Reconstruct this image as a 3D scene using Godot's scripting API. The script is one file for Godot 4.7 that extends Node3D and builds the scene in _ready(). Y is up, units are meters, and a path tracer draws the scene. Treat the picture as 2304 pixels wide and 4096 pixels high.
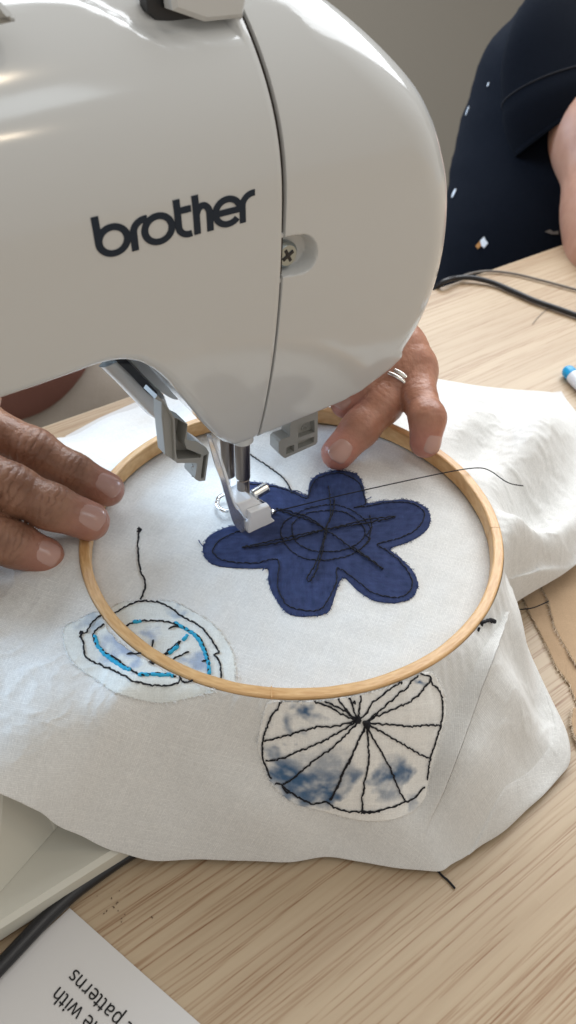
extends Node3D
# A sewing machine stitching a blue flower onto hooped white linen; two hands guide the hoop.

const BED := 0.062          # height of the hooped cloth above the table
const NEEDLE := Vector3(-0.0198, 0, -0.0051)
const TURN := 37.0          # the machine and the table run this far from the picture's plane
var U := Vector3(cos(deg_to_rad(TURN)), 0, -sin(deg_to_rad(TURN)))
var W := Vector3(sin(deg_to_rad(TURN)), 0, cos(deg_to_rad(TURN)))
var rng := RandomNumberGenerator.new()
var wob := FastNoiseLite.new()
var used := {}
var M := {}

# ---------------------------------------------------------------- helpers
func numbered(called: String) -> String:
	used[called] = used.get(called, -1) + 1
	return called if used[called] == 0 else "%s_%03d" % [called, used[called]]

func thing(called: String, label: String, category: String, at := Vector3.ZERO, group := "") -> Node3D:
	var o := Node3D.new()
	o.name = numbered(called)
	add_child(o, true)
	o.position = at
	tag(o, label, category, group)
	return o

func tag(o: Node, label: String, category: String, group := "") -> Node:
	o.set_meta("label", label)
	o.set_meta("category", category)
	if group != "":
		o.set_meta("group", group)
	return o

func put(called: String, mesh: Mesh, mat: Material, parent: Node = null) -> MeshInstance3D:
	var o := MeshInstance3D.new()
	o.mesh = mesh
	o.material_override = mat
	if parent == null:
		o.name = numbered(called)
		add_child(o, true)
	else:
		var k := 0
		var nm := called
		while parent.has_node(nm):
			k += 1
			nm = "%s_%03d" % [called, k]
		o.name = nm
		parent.add_child(o, true)
	return o

# one mesh from points and triangles; hint: the way the faces look (zero: outward of a closed shape)
func solid(v: PackedVector3Array, idx: PackedInt32Array, hint := Vector3.ZERO, smooth := true, uv := PackedVector2Array(), col := PackedColorArray()) -> ArrayMesh:
	var c := Vector3.ZERO
	for p in v:
		c += p
	c /= maxf(1, v.size())
	var sum := 0.0
	for t in range(0, idx.size(), 3):
		var a := v[idx[t]]
		var b := v[idx[t + 1]]
		var d := v[idx[t + 2]]
		var nn := (a - d).cross(a - b)
		sum += nn.dot(a - c) if hint == Vector3.ZERO else nn.dot(hint)
	if sum < 0.0:
		for t in range(0, idx.size(), 3):
			var s := idx[t + 1]
			idx[t + 1] = idx[t + 2]
			idx[t + 2] = s
	var arr := []
	arr.resize(Mesh.ARRAY_MAX)
	var nrm := PackedVector3Array()
	if smooth:
		nrm.resize(v.size())
		for t in range(0, idx.size(), 3):
			var a := v[idx[t]]
			var nn := (a - v[idx[t + 2]]).cross(a - v[idx[t + 1]])
			nrm[idx[t]] += nn
			nrm[idx[t + 1]] += nn
			nrm[idx[t + 2]] += nn
		for i in nrm.size():
			nrm[i] = nrm[i].normalized() if nrm[i].length_squared() > 0.0 else Vector3.UP
		arr[Mesh.ARRAY_VERTEX] = v
		arr[Mesh.ARRAY_INDEX] = idx
		if uv.size():
			arr[Mesh.ARRAY_TEX_UV] = uv
		if col.size():
			arr[Mesh.ARRAY_COLOR] = col
	else:
		var vv := PackedVector3Array()
		var uu := PackedVector2Array()
		for t in range(0, idx.size(), 3):
			var a := v[idx[t]]
			var nn := (a - v[idx[t + 2]]).cross(a - v[idx[t + 1]]).normalized()
			for k in 3:
				vv.append(v[idx[t + k]])
				nrm.append(nn)
				if uv.size():
					uu.append(uv[idx[t + k]])
		arr[Mesh.ARRAY_VERTEX] = vv
		if uv.size():
			arr[Mesh.ARRAY_TEX_UV] = uu
	arr[Mesh.ARRAY_NORMAL] = nrm
	var m := ArrayMesh.new()
	m.add_surface_from_arrays(Mesh.PRIMITIVE_TRIANGLES, arr)
	return m

func grid_index(rows: int, cols: int, wrap := false, base := 0) -> PackedInt32Array:
	var idx := PackedInt32Array()
	for r in rows - 1:
		for c in (cols if wrap else cols - 1):
			var a := base + r * cols + c
			var b := base + r * cols + (c + 1) % cols
			idx.append_array([a, b, a + cols, b, b + cols, a + cols])
	return idx

func spline(pts: Array, per: int) -> PackedVector3Array:
	var out := PackedVector3Array()
	for i in pts.size() - 1:
		var p0: Vector3 = pts[maxi(i - 1, 0)]
		var p3: Vector3 = pts[mini(i + 2, pts.size() - 1)]
		var a: Vector3 = pts[i]
		var b: Vector3 = pts[i + 1]
		for k in per:
			out.append(a.cubic_interpolate(b, p0, p3, float(k) / per))
	out.append(pts[-1])
	return out

# adds a tube along points to the lists; radius may be one number or one per point
func tube_into(v: PackedVector3Array, idx: PackedInt32Array, pts: PackedVector3Array, radius, sides := 6, flat := 1.0) -> void:
	var base := v.size()
	var up := Vector3.UP
	for i in pts.size():
		var d := (pts[mini(i + 1, pts.size() - 1)] - pts[maxi(i - 1, 0)]).normalized()
		if absf(d.dot(up)) > 0.95:
			up = Vector3(0.3, 0.1, 1).normalized()
		var s := d.cross(up).normalized()
		var n := s.cross(d).normalized()
		var r: float = radius[i] if typeof(radius) != TYPE_FLOAT else radius
		for k in sides:
			var a := TAU * k / sides
			v.append(pts[i] + (s * cos(a) + n * sin(a) * flat) * r)
	idx.append_array(grid_index(pts.size(), sides, true, base))
	for e in 2:
		var row := base if e == 0 else base + (pts.size() - 1) * sides
		for k in range(1, sides - 1):
			idx.append_array([row, row + k + 1, row + k] if e == 0 else [row, row + k, row + k + 1])

func tube(pts: PackedVector3Array, radius, sides := 8, flat := 1.0) -> ArrayMesh:
	var v := PackedVector3Array()
	var idx := PackedInt32Array()
	tube_into(v, idx, pts, radius, sides, flat)
	return solid(v, idx)

# a plate: outline in a plane (o + x*ex + y*ey), extruded by ez, edges chamfered
func plate(outline: Array, o: Vector3, ex: Vector3, ey: Vector3, ez: Vector3, bevel := 0.0) -> ArrayMesh:
	var poly := PackedVector2Array(outline)
	if not Geometry2D.is_polygon_clockwise(poly):
		poly.reverse()
	var n := poly.size()
	var inner := PackedVector2Array()
	for i in n:
		var e0 := (poly[i] - poly[(i + n - 1) % n]).normalized()
		var e1 := (poly[(i + 1) % n] - poly[i]).normalized()
		var nrm := (Vector2(e0.y, -e0.x) + Vector2(e1.y, -e1.x))
		nrm = nrm / maxf(0.35, nrm.length_squared() * 0.5)
		var q := poly[i] + nrm * bevel
		if bevel > 0 and not Geometry2D.is_point_in_polygon(q, poly):
			q = poly[i] - nrm * bevel
		inner.append(q)
	var v := PackedVector3Array()
	var h := ez.length()
	var dz := ez / h
	var rings := [[inner, 0.0], [poly, bevel], [poly, h - bevel], [inner, h]] if bevel > 0.0 else [[poly, 0.0], [poly, h]]
	for r in rings:
		for p in r[0]:
			v.append(o + ex * p.x + ey * p.y + dz * r[1])
	var idx := grid_index(rings.size(), n, true)
	var tri := Geometry2D.triangulate_polygon(inner if bevel > 0.0 else poly)
	var last: int = (rings.size() - 1) * n
	for t in range(0, tri.size(), 3):
		idx.append_array([tri[t], tri[t + 1], tri[t + 2], last + tri[t], last + tri[t + 2], last + tri[t + 1]])
	# make the caps agree with the walls
	var m := solid_oriented(v, idx)
	return m

# a closed shape whose triangles may disagree: each is turned outward by casting nothing, just by flood fill over shared edges
func solid_oriented(v: PackedVector3Array, idx: PackedInt32Array) -> ArrayMesh:
	var nt := idx.size() / 3
	var edges := {}
	for t in nt:
		for k in 3:
			var a := idx[t * 3 + k]
			var b := idx[t * 3 + (k + 1) % 3]
			var key := Vector2i(mini(a, b), maxi(a, b))
			if not edges.has(key):
				edges[key] = []
			edges[key].append(t)
	var done := PackedByteArray()
	done.resize(nt)
	for seed_t in nt:
		if done[seed_t]:
			continue
		done[seed_t] = 1
		var stack := [seed_t]
		while stack.size():
			var t: int = stack.pop_back()
			for k in 3:
				var a := idx[t * 3 + k]
				var b := idx[t * 3 + (k + 1) % 3]
				for o in edges[Vector2i(mini(a, b), maxi(a, b))]:
					if done[o]:
						continue
					done[o] = 1
					for j in 3:
						if idx[o * 3 + j] == a and idx[o * 3 + (j + 1) % 3] == b:
							var s := idx[o * 3 + 1]
							idx[o * 3 + 1] = idx[o * 3 + 2]
							idx[o * 3 + 2] = s
							break
					stack.append(o)
	return solid(v, idx, Vector3.ZERO, false)

func box(size: Vector3, at: Transform3D, bevel := 0.0005) -> ArrayMesh:
	var h := size / 2
	return plate([Vector2(-h.x, -h.y), Vector2(h.x, -h.y), Vector2(h.x, h.y), Vector2(-h.x, h.y)], at * Vector3(0, 0, -h.z), at.basis.x, at.basis.y, at.basis.z * size.z, bevel)

func rod(a: Vector3, b: Vector3, r: float, sides := 28, chamfer := 0.0004) -> ArrayMesh:
	var poly := []
	for k in sides:
		poly.append(Vector2(cos(TAU * k / sides), sin(TAU * k / sides)) * r)
	var z := (b - a)
	var x := z.cross(Vector3(0.31, 0.9, 0.2)).normalized()
	var m := plate(poly, a, x, z.cross(x).normalized(), z, chamfer)
	return m

# machine coordinates: along, toward the viewer, up
func mp(a: float, w: float, y: float) -> Vector3:
	return NEEDLE + U * a + W * w + Vector3(0, y, 0)

# ---------------------------------------------------------------- materials
func mat(called: String, color: Color, rough := 0.6, metal := 0.0, spec := 0.5) -> StandardMaterial3D:
	var m := StandardMaterial3D.new()
	m.resource_name = called
	m.albedo_color = color
	m.roughness = rough
	m.metallic = metal
	m.metallic_specular = spec
	M[called] = m
	return m

func lin(r: float, g: float, b: float) -> Color:
	return Color(r, g, b).linear_to_srgb()

func noise_tex(freq: float, octaves: int, size := 512, normal := false, strength := 4.0, kind := FastNoiseLite.TYPE_SIMPLEX_SMOOTH, sd := 1) -> NoiseTexture2D:
	var f := FastNoiseLite.new()
	f.noise_type = kind
	f.seed = sd
	f.frequency = freq
	f.fractal_octaves = octaves
	var t := NoiseTexture2D.new()
	t.noise = f
	t.width = size
	t.height = size
	t.seamless = true
	t.as_normal_map = normal
	t.bump_strength = strength
	return t

# streaks along v: noise made coarse one way and stretched
func streaks(sd: int, w: int, h: int, squash: int, freq: float, oct: int) -> Image:
	var f := FastNoiseLite.new()
	f.seed = sd
	f.frequency = freq
	f.fractal_octaves = oct
	f.noise_type = FastNoiseLite.TYPE_SIMPLEX_SMOOTH
	var im := f.get_seamless_image(w, h / squash)
	im.convert(Image.FORMAT_RF)
	im.resize(w, h, Image.INTERPOLATE_CUBIC)
	return im

func table_textures() -> void:
	# the grain runs along x: soft streaks, and many thin dark dashes
	var w := 1024
	var h := 1024
	var fine := streaks(3, h, w, 32, 0.11, 3)
	var broad := streaks(5, h, w, 32, 0.012, 2)
	var dash := PackedFloat32Array()
	dash.resize(w * h)
	for k in 1000:
		var y := rng.randf() * h
		var x0 := rng.randi() % w
		var length := int(90 + 480 * pow(rng.randf(), 1.5))
		var deep := rng.randf_range(0.5, 1.0)
		var thick := rng.randf_range(0.62, 1.1)
		var slope := rng.randf_range(-0.012, 0.012)
		for i in length:
			var f := float(i) / length
			var yy := y + slope * i + 0.8 * sin(i * 0.03 + k)
			var a := deep * pow(sin(PI * f), 0.6) * (0.8 + 0.2 * sin(i * 0.09 + k * 1.7))
			for o in 3:
				var row := int(floorf(yy)) + o - 1
				var cover := clampf(thick - absf(row + 0.5 - yy), 0, 1)
				var at := posmod(row, h) * w + posmod(x0 + i, w)
				dash[at] = maxf(dash[at], a * cover)
	var im := Image.create(w, h, false, Image.FORMAT_RGB8)
	var bump := Image.create(w, h, false, Image.FORMAT_RF)
	for y in h:
		for x in w:
			var a := fine.get_pixel(y, x).r
			var b := broad.get_pixel(y, x).r
			var line := dash[y * w + x]
			var t := clampf(0.55 + (a - 0.5) * 0.40 + (b - 0.5) * 0.6, 0, 1)
			var c := Color(0.655, 0.565, 0.455).lerp(Color(0.745, 0.665, 0.555), t)
			c = c.lerp(Color(0.46, 0.305, 0.185), line * 0.95)
			im.set_pixel(x, y, c)
			bump.set_pixel(x, y, Color(0.6 + (a - 0.5) * 0.2 - line * 0.5, 0, 0))
	var m := mat("table_laminate", Color.WHITE, 0.42)
	m.albedo_texture = ImageTexture.create_from_image(im)
	m.heightmap_enabled = true
	m.heightmap_texture = ImageTexture.create_from_image(bump)
	m.heightmap_scale = 0.015
	m.uv1_triplanar = true
	m.uv1_scale = Vector3(2.6, 2.6, 2.6)
	m.uv1_triplanar_sharpness = 8.0

func weave_textures() -> void:
	var s := 512
	var per := 8
	var im := Image.create(s, s, false, Image.FORMAT_RGB8)
	var bump := Image.create(s, s, false, Image.FORMAT_RF)
	var n := s / per
	var thick_u := []
	var thick_v := []
	for i in n:
		thick_u.append(0.75 + 0.35 * rng.randf() + (0.35 if rng.randf() < 0.08 else 0.0))
		thick_v.append(0.75 + 0.35 * rng.randf() + (0.35 if rng.randf() < 0.08 else 0.0))
	var slub := FastNoiseLite.new()
	slub.frequency = 0.02
	for y in s:
		for x in s:
			var i := x / per
			var j := y / per
			var fu := sin(PI * (x % per + 0.5) / per)
			var fv := sin(PI * (y % per + 0.5) / per)
			var over := (i + j) % 2 == 0
			var su: float = thick_u[i] + 0.3 * slub.get_noise_2d(i * 40.0, y * 0.6)
			var sv: float = thick_v[j] + 0.3 * slub.get_noise_2d(x * 0.6, j * 40.0 + 999)
			var hu: float = fu * su * (1.0 if over else 0.55)
			var hv: float = fv * sv * (0.55 if over else 1.0)
			var h := clampf(maxf(hu, hv), 0, 1.4)
			bump.set_pixel(x, y, Color(h / 1.4, 0, 0))
			var run := slub.get_noise_2d(i * 40.0, y * 1.6 + 300) if hu > hv else slub.get_noise_2d(x * 1.6 + 700, j * 40.0)
			var c := clampf(0.875 + 0.09 * clampf(h, 0, 1.2) + 0.055 * run, 0, 1)
			im.set_pixel(x, y, Color(c, c * 0.997, c * 0.985))
	M.weave = ImageTexture.create_from_image(im)
	M.weave_bump = ImageTexture.create_from_image(bump)

func cloth_mat(called: String, color: Color, scale: float, relief: float, through := 0.0, vertex := false) -> StandardMaterial3D:
	var m := mat(called, color, 0.95, 0.0, 0.2)
	m.albedo_texture = M.weave
	m.heightmap_enabled = true
	m.heightmap_texture = M.weave_bump
	m.heightmap_scale = relief
	m.uv1_scale = Vector3(scale, scale, scale)
	m.rim_enabled = true
	m.rim = 0.0 if vertex else 0.12
	m.rim_tint = 0.6
	m.vertex_color_use_as_albedo = vertex
	if through > 0.0:
		m.backlight_enabled = true
		m.backlight = Color(through, through, through)
	return m

func make_materials() -> void:
	weave_textures()
	table_textures()
	cloth_mat("linen", lin(0.86, 0.86, 0.855), 24.0, 0.008, 0.40)
	cloth_mat("patch_cotton", Color.WHITE, 34.0, 0.007, 0.0, true)
	cloth_mat("calico", lin(0.56, 0.395, 0.26), 45.0, 0.012, 0.1)
	cloth_mat("navy_jersey", lin(0.006, 0.0085, 0.015), 30.0, 0.03)
	cloth_mat("red_knit", lin(0.34, 0.16, 0.13), 30.0, 0.03)
	cloth_mat("beige_cotton", lin(0.40, 0.35, 0.30), 30.0, 0.03)
	for k in ["calico", "navy_jersey", "red_knit", "beige_cotton"]:
		M[k].uv1_triplanar = true
	var sh := mat("shell_plastic", lin(0.565, 0.57, 0.56), 0.12, 0.0, 0.5)
	sh.normal_enabled = true
	sh.normal_texture = noise_tex(0.02, 2, 512, true, 0.35)
	sh.uv1_triplanar = true
	sh.uv1_scale = Vector3(9, 9, 9)
	sh.normal_scale = 0.10
	mat("base_plastic", lin(0.60, 0.58, 0.50), 0.35)
	mat("grey_plastic", lin(0.31, 0.305, 0.28), 0.42)
	mat("dark_plastic", lin(0.012, 0.012, 0.014), 0.35)
	mat("seam_brown", lin(0.035, 0.024, 0.018), 0.8)
	mat("logo_ink", lin(0.018, 0.026, 0.040), 0.4, 0.0, 0.3)
	mat("steel", lin(0.26, 0.225, 0.20), 0.28, 1.0)
	mat("satin_steel", lin(0.74, 0.76, 0.80), 0.22, 0.85)
	mat("bright_steel", lin(0.75, 0.75, 0.74), 0.16, 1.0)
	mat("screw_zinc", lin(0.40, 0.45, 0.46), 0.28, 1.0)
	mat("white_foot", lin(0.84, 0.85, 0.87), 0.35)
	mat("silver", lin(0.78, 0.75, 0.70), 0.14, 1.0)
	mat("black_thread", lin(0.008, 0.008, 0.012), 0.9)
	mat("blue_thread", lin(0.035, 0.06, 0.17), 0.9)
	mat("cyan_ink", lin(0.03, 0.38, 0.62), 0.9)
	mat("cable_rubber", lin(0.010, 0.010, 0.012), 0.35)
	mat("cable_grey", lin(0.16, 0.14, 0.12), 0.5)
	mat("paper", lin(0.62, 0.60, 0.58), 0.8)
	mat("print_black", lin(0.01, 0.01, 0.01), 0.8)
	mat("marker_white", lin(0.75, 0.77, 0.80), 0.3)
	mat("marker_blue", lin(0.01, 0.32, 0.62), 0.3)
	mat("wall_paint", lin(0.265, 0.225, 0.175), 0.9)
	mat("bead_white", lin(0.8, 0.84, 0.88), 0.5)
	mat("bead_orange", lin(0.5, 0.22, 0.04), 0.6)
	mat("lint_white", lin(0.80, 0.80, 0.79), 0.9)
	mat("calico_yarn", lin(0.80, 0.66, 0.50), 0.9)
	mat("crumb", lin(0.17, 0.115, 0.07), 0.9)
	var led := mat("led_lamp_glow", lin(0.9, 0.95, 1.0), 0.4)
	led.emission_enabled = true
	led.emission = Color(0.9, 0.95, 1.0)
	led.emission_energy_multiplier = 1.5
	var wood := mat("hoop_wood", lin(0.60, 0.33, 0.13), 0.34)
	var st := streaks(21, 256, 1024, 16, 0.10, 3)
	var st2 := streaks(27, 256, 1024, 8, 0.03, 3)
	var im := Image.create(256, 1024, false, Image.FORMAT_RGB8)
	for y in 1024:
		for x in 256:
			var a := st.get_pixel(x, y).r
			var b := st2.get_pixel(x, y).r
			var t := clampf(0.55 + (a - 0.5) * 1.0 + (b - 0.5) * 0.7, 0, 1)
			im.set_pixel(x, y, Color(0.78, 0.60, 0.395).lerp(Color(0.875, 0.72, 0.515), t))
	wood.albedo_color = Color.WHITE
	wood.albedo_texture = ImageTexture.create_from_image(im)
	wood.heightmap_enabled = true
	wood.heightmap_texture = ImageTexture.create_from_image(st)
	wood.heightmap_scale = 0.012
	for k in [["skin_brown", 0.36], ["skin_pale", 0.42]]:
		var sk := mat(k[0], Color.WHITE, k[1], 0.0, 0.42)
		sk.vertex_color_use_as_albedo = true
		sk.subsurf_scatter_enabled = true
		sk.subsurf_scatter_strength = 0.04
		sk.heightmap_enabled = true
		sk.heightmap_texture = noise_tex(0.035, 4, 512, false, 4.0, FastNoiseLite.TYPE_CELLULAR, 7)
		sk.heightmap_scale = 0.018
		sk.uv1_triplanar = true
		sk.uv1_scale = Vector3(40, 40, 40)
	mat("nail", lin(0.46, 0.265, 0.215), 0.22)
	M.nail.subsurf_scatter_enabled = true
	M.nail.subsurf_scatter_strength = 0.05

# ---------------------------------------------------------------- table, wall
func build_setting() -> void:
	var t := Node3D.new()
	t.name = "table"
	add_child(t, true)
	t.rotation_degrees.y = TURN
	t.set_meta("kind", "structure")
	tag(t, "pale wood grain table top under the sewing machine and cloth", "table")
	# the far edge runs through the point below, along the grain
	var edge: Vector3 = Vector3(0.1801, 0, -0.4124)
	var far_w := edge.dot(W)
	var top := box(Vector3(2.2, 0.026, 1.5), Transform3D(Basis.IDENTITY, Vector3(-0.05, -0.013, far_w + 0.75)), 0.0012)
	put("table_top", top, M.table_laminate, t)
	for sx in [-1, 1]:
		for sz in [0.08, 1.42]:
			put("leg", rod(Vector3(sx * 0.95, -0.73, far_w + sz), Vector3(sx * 0.95, -0.026, far_w + sz), 0.025), M.grey_plastic, t)
	var wall := put("wall", box(Vector3(6, 3.4, 0.1), Transform3D(Basis(Vector3.UP, deg_to_rad(12)), Vector3(0.4, 0.97, -2.3)), 0.0), M.wall_paint)
	wall.set_meta("kind", "structure")
	var fl := put("floor", box(Vector3(6, 0.1, 6), Transform3D(Basis.IDENTITY, Vector3(0, -0.79, 0)), 0.0), mat("floor_vinyl", lin(0.22, 0.20, 0.17), 0.6))
	fl.set_meta("kind", "structure")

# ---------------------------------------------------------------- the cloth
var keys: Array = [[0.0349, 0.1363, 0.012, -0.0315, 0.75], [0.1745, 0.1499, 0.014, -0.044, 0.8], [0.3142, 0.1688, 0.012, -0.0771, 0.8], [0.4887, 0.1813, 0.01, -0.1366, 0.8], [0.6632, 0.1812, 0.006, -0.184, 0.7], [0.8029, 0.1745, 0.005, -0.2036, 0.7], [0.9425, 0.1466, 0.004, -0.2086, 0.7], [1.0821, 0.1103, 0.004, -0.2155, 0.7], [1.2566, 0.0761, 0.004, -0.2248, 0.7], [1.5708, 0.0052, 0.004, -0.2263, 0.7], [1.885, -0.0485, 0.004, -0.2135, 0.7], [2.1293, -0.081, 0.004, -0.195, 0.7], [2.3387, -0.0976, 0.005, -0.1766, 0.7], [2.5133, -0.1172, 0.006, -0.1603, 0.8], [2.6529, -0.132, 0.006, -0.1429, 0.9], [2.7925, -0.1485, 0.008, -0.1331, 1], [2.9671, -0.1683, 0.03, -0.0845, 2], [3.1416, -0.157, 0.056, -0.0125, 2], [3.4034, -0.147, 0.061, 0.0386, 1.5], [3.6652, -0.1274, 0.061, 0.0839, 1.5], [3.8572, -0.1015, 0.058, 0.1115, 2], [3.9968, -0.0857, 0.048, 0.1156, 2.8], [4.1364, -0.0772, 0.037, 0.1161, 2.6], [4.2412, -0.0703, 0.026, 0.1155, 1.6], [4.3459, -0.0602, 0.014, 0.115, 1.3], [4.468, -0.0454, 0.006, 0.1139, 1.1], [4.6077, -0.0224, 0.004, 0.1125, 1.05], [4.7473, 0.001, 0.003, 0.1118, 1.05], [4.8869, 0.0201, 0.003, 0.1101, 1.1], [5.0265, 0.0362, 0.003, 0.1123, 1.1], [5.1662, 0.0536, 0.003, 0.1142, 1], [5.3058, 0.0628, 0.003, 0.111, 1], [5.4629, 0.075, 0.003, 0.1037, 1], [5.62, 0.0954, 0.003, 0.0889, 1], [5.7596, 0.1102, 0.003, 0.0754, 0.95], [5.8643, 0.1173, 0.003, 0.0657, 0.9], [5.9516, 0.1188, 0.003, 0.0554, 0.9], [6.0214, 0.1153, 0.003, 0.0393, 0.9], [6.0912, 0.1088, 0.004, 0.0148, 0.9], [6.1523, 0.1035, 0.008, -0.005, 0.9], [6.2134, 0.1084, 0.012, -0.0106, 0.85]]

func hem_at(th: float) -> Array:
	var n := keys.size()
	th = fposmod(th, TAU)
	var i := -1
	for q in n:
		if keys[q][0] <= th:
			i = q
	if i < 0:
		i = n - 1
		th += TAU
	var j := (i + 1) % n
	var h := (i + n - 1) % n
	var l := (j + 1) % n
	var t0: float = keys[i][0]
	var t1: float = keys[j][0] + (TAU if j < i else 0.0)
	var d := t1 - t0
	var tm: float = t0 - (keys[h][0] - (TAU if h > i else 0))
	var tp: float = keys[l][0] + (TAU if l < i else 0.0) - t1
	var f := (th - t0) / d
	var f2 := f * f
	var f3 := f2 * f
	var out := []
	for c in range(1, 5):
		var p1: float = keys[i][c]
		var p2: float = keys[j][c]
		var m1: float = (p2 - keys[h][c]) / (d + tm) * d
		var m2: float = (keys[l][c] - p1) / (d + tp) * d
		out.append(p1 * (2 * f3 - 3 * f2 + 1) + m1 * (f3 - 2 * f2 + f) + p2 * (-2 * f3 + 3 * f2) + m2 * (f3 - f2))
	return out

# the loose cloth outside the hoop: th goes round it, t runs from the hoop to the hem
func skirt(th: float, t: float, hem: Array = []) -> Vector3:
	if hem.is_empty():
		hem = hem_at(th)
	var rx := 0.0873 * cos(th)
	var rz := -0.0873 * sin(th)
	var y: float = hem[1] + (BED + 0.0072 - hem[1]) * (1.0 - pow(t, hem[3]))
	var e := t * (1.0 - t) * 4.0
	var back := pow(0.5 + 0.5 * cos(th - deg_to_rad(25)), 2)
	var left := 0.5 + 0.5 * cos(th - deg_to_rad(200))
	y += e * (0.0013 + 0.0066 * back) * (sin(9 * th + 3 * t + 0.4) + 0.8 * sin(17 * th - 5 * t + 1.1) + 0.5 * sin(5 * th + 9 * t))
	y += e * 0.0025 * left * sin(6 * th + 7 * t)
	y += e * (0.0065 * exp(-pow((th - 5.50) / 0.13, 2)) - 0.0050 * exp(-pow((th - 5.80) / 0.14, 2)) + 0.004 * exp(-pow((th - 4.25 - 0.5 * t) / 0.10, 2)) - 0.003 * exp(-pow((th - 4.50 - 0.45 * t) / 0.10, 2)) + 0.0025 * exp(-pow((th - 4.95 + 0.3 * t) / 0.09, 2)))
	# small creases, a gathered rim and a slightly wavy hem
	var px := lerpf(rx, hem[0], t)
	var pz := lerpf(rz, hem[2], t)
	var near := 0.5 + 0.5 * cos(th - 0.5)
	y += e * ((0.0009 + 0.0008 * pow(near, 3)) * wob.get_noise_2d(px * 900, pz * 900) + 0.0004 * wob.get_noise_2d(px * 2600 + 70, pz * 2600))
	var away := 0.28 + 0.65 * near * near + 0.1 * pow(0.5 + 0.5 * cos(th - 3.7), 4)
	var crease := 1.0 - absf(wob.get_noise_3d(px * 1500 + 40, pz * 1500, y * 700)) * 2.2
	y += e * away * 0.0012 * pow(maxf(crease, 0.0), 5.0)
	crease = 1.0 - absf(wob.get_noise_3d(px * 3200, pz * 3200 + 90, 3)) * 2.2
	y += e * away * 0.0007 * pow(maxf(crease, 0.0), 4.0)
	var out := 0.00026 * (sin(110 * th + 3 * sin(7 * th)) + 0.7 * sin(67 * th)) * exp(-t * 7.0) * smoothstep(0.0, 0.03, t)
	out += 0.0003 * pow(t, 5) * (sin(23 * th) + 0.7 * sin(41 * th + 1.0))
	return Vector3(px + cos(th) * out, maxf(y, 0.0025), pz - sin(th) * out)

func skirt_lift(th: float, t: float, lift: float) -> Vector3:
	var p := skirt(th, t)
	var a := skirt(th + 0.01, t) - p
	var b := skirt(th, t + 0.01) - p
	var n := b.cross(a).normalized()
	if n.y < 0:
		n = -n
	return p + n * lift

func panel_lift(x: float, z: float, lift: float) -> Vector3:
	return Vector3(x, BED + 0.0006 * wob.get_noise_2d(x * 3000, z * 3000) + lift, z)

func on_cloth(q: Vector2, lift: float, loose: bool) -> Vector3:
	return skirt_lift(q.x, q.y, lift) if loose else panel_lift(q.x, q.y, lift)

# a patch of fabric sewn on: fan of rings from the middle to the outline
func patch(outline: Array, mid: Vector2, loose: bool, paint: Array, base: Color, fray: float, rings := 26) -> ArrayMesh:
	var rim := []
	var n := outline.size()
	for i in n:
		var a: Vector2 = outline[i]
		var b: Vector2 = outline[(i + 1) % n]
		var p0: Vector2 = outline[(i + n - 1) % n]
		var p3: Vector2 = outline[(i + 2) % n]
		for k in 12:
			rim.append(a.cubic_interpolate(b, p0, p3, k / 12.0))
	var v := PackedVector3Array()
	var uv := PackedVector2Array()
	var col := PackedColorArray()
	for r in rings + 1:
		var f := 0.0005 + 0.9995 * float(mini(r, rings - 1)) / (rings - 1)
		for i in rim.size():
			var q: Vector2 = mid.lerp(rim[i], f)
			var lift := 0.0005 if r < rings - 1 else (0.00035 if r == rings - 1 else 0.00002)
			if r >= rings - 1:
				var out: Vector2 = rim[i] - mid
				q += out / out.length() * fray * (rng.randf() - 0.5) * (0.1 if loose else 1.0)
			var p := on_cloth(q, lift, loose)
			v.append(p)
			uv.append(Vector2(p.x, p.z - p.y))
			var c := base
			var warp := Vector3(wob.get_noise_3d(p.x * 5000, p.z * 5000, p.y * 5000), 0, wob.get_noise_3d(p.z * 5000 + 90, p.x * 5000, p.y * 5000)) * 0.0075
			for b in paint:
				var d: float = (q + Vector2(warp.x, warp.z) - b[0]).length() / b[1] if not loose else (p + warp - b[3]).length() / b[1]
				var nz := 0.5 + 0.9 * wob.get_noise_3d(p.x * 7000, p.y * 7000, p.z * 7000)
				c = c.lerp(b[2], clampf((1.35 - d) * 1.1, 0, 1) * clampf(nz + 0.35, 0, 1) * b[2].a)
			var grain := 0.24 if base.g < 0.3 else 0.05
			c = c * (1.0 + grain * wob.get_noise_2d(p.x * 16000, p.z * 5000) + grain * wob.get_noise_2d(p.x * 5000 + 77, (p.z - p.y) * 16000))
			c.a = 1.0
			col.append(c)
	return solid(v, grid_index(rings + 1, rim.size(), true), Vector3.UP, true, uv, col)

# loose yarn ends along the cut edge of a patch
func fringe(outline: Array, mid: Vector2, loose: bool, m: Material, parent: Node, count: int, reach := 0.0013) -> void:
	var v := PackedVector3Array()
	var idx := PackedInt32Array()
	var n := outline.size()
	for k in count:
		var i := rng.randi() % n
		var q: Vector2 = (outline[i] as Vector2).cubic_interpolate(outline[(i + 1) % n], outline[(i + n - 1) % n], outline[(i + 2) % n], rng.randf())
		var p := on_cloth(mid.lerp(q, 0.99), 0.0007, loose)
		var o := on_cloth(mid.lerp(q, 1.03), 0.0003, loose)
		var d := (o - p).normalized()
		var side := d.cross(Vector3.UP).normalized() * rng.randf_range(-0.9, 0.9)
		var l := reach * rng.randf_range(0.3, 1.0)
		tube_into(v, idx, PackedVector3Array([p, p + (d + side * 0.3) * l * 0.5 + Vector3(0, 0.0003, 0), p + (d + side) * l]), 0.00011, 4)
	var f := put("fringe", solid(v, idx), m, parent)
	f.set_meta("kind", "stuff")

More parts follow.
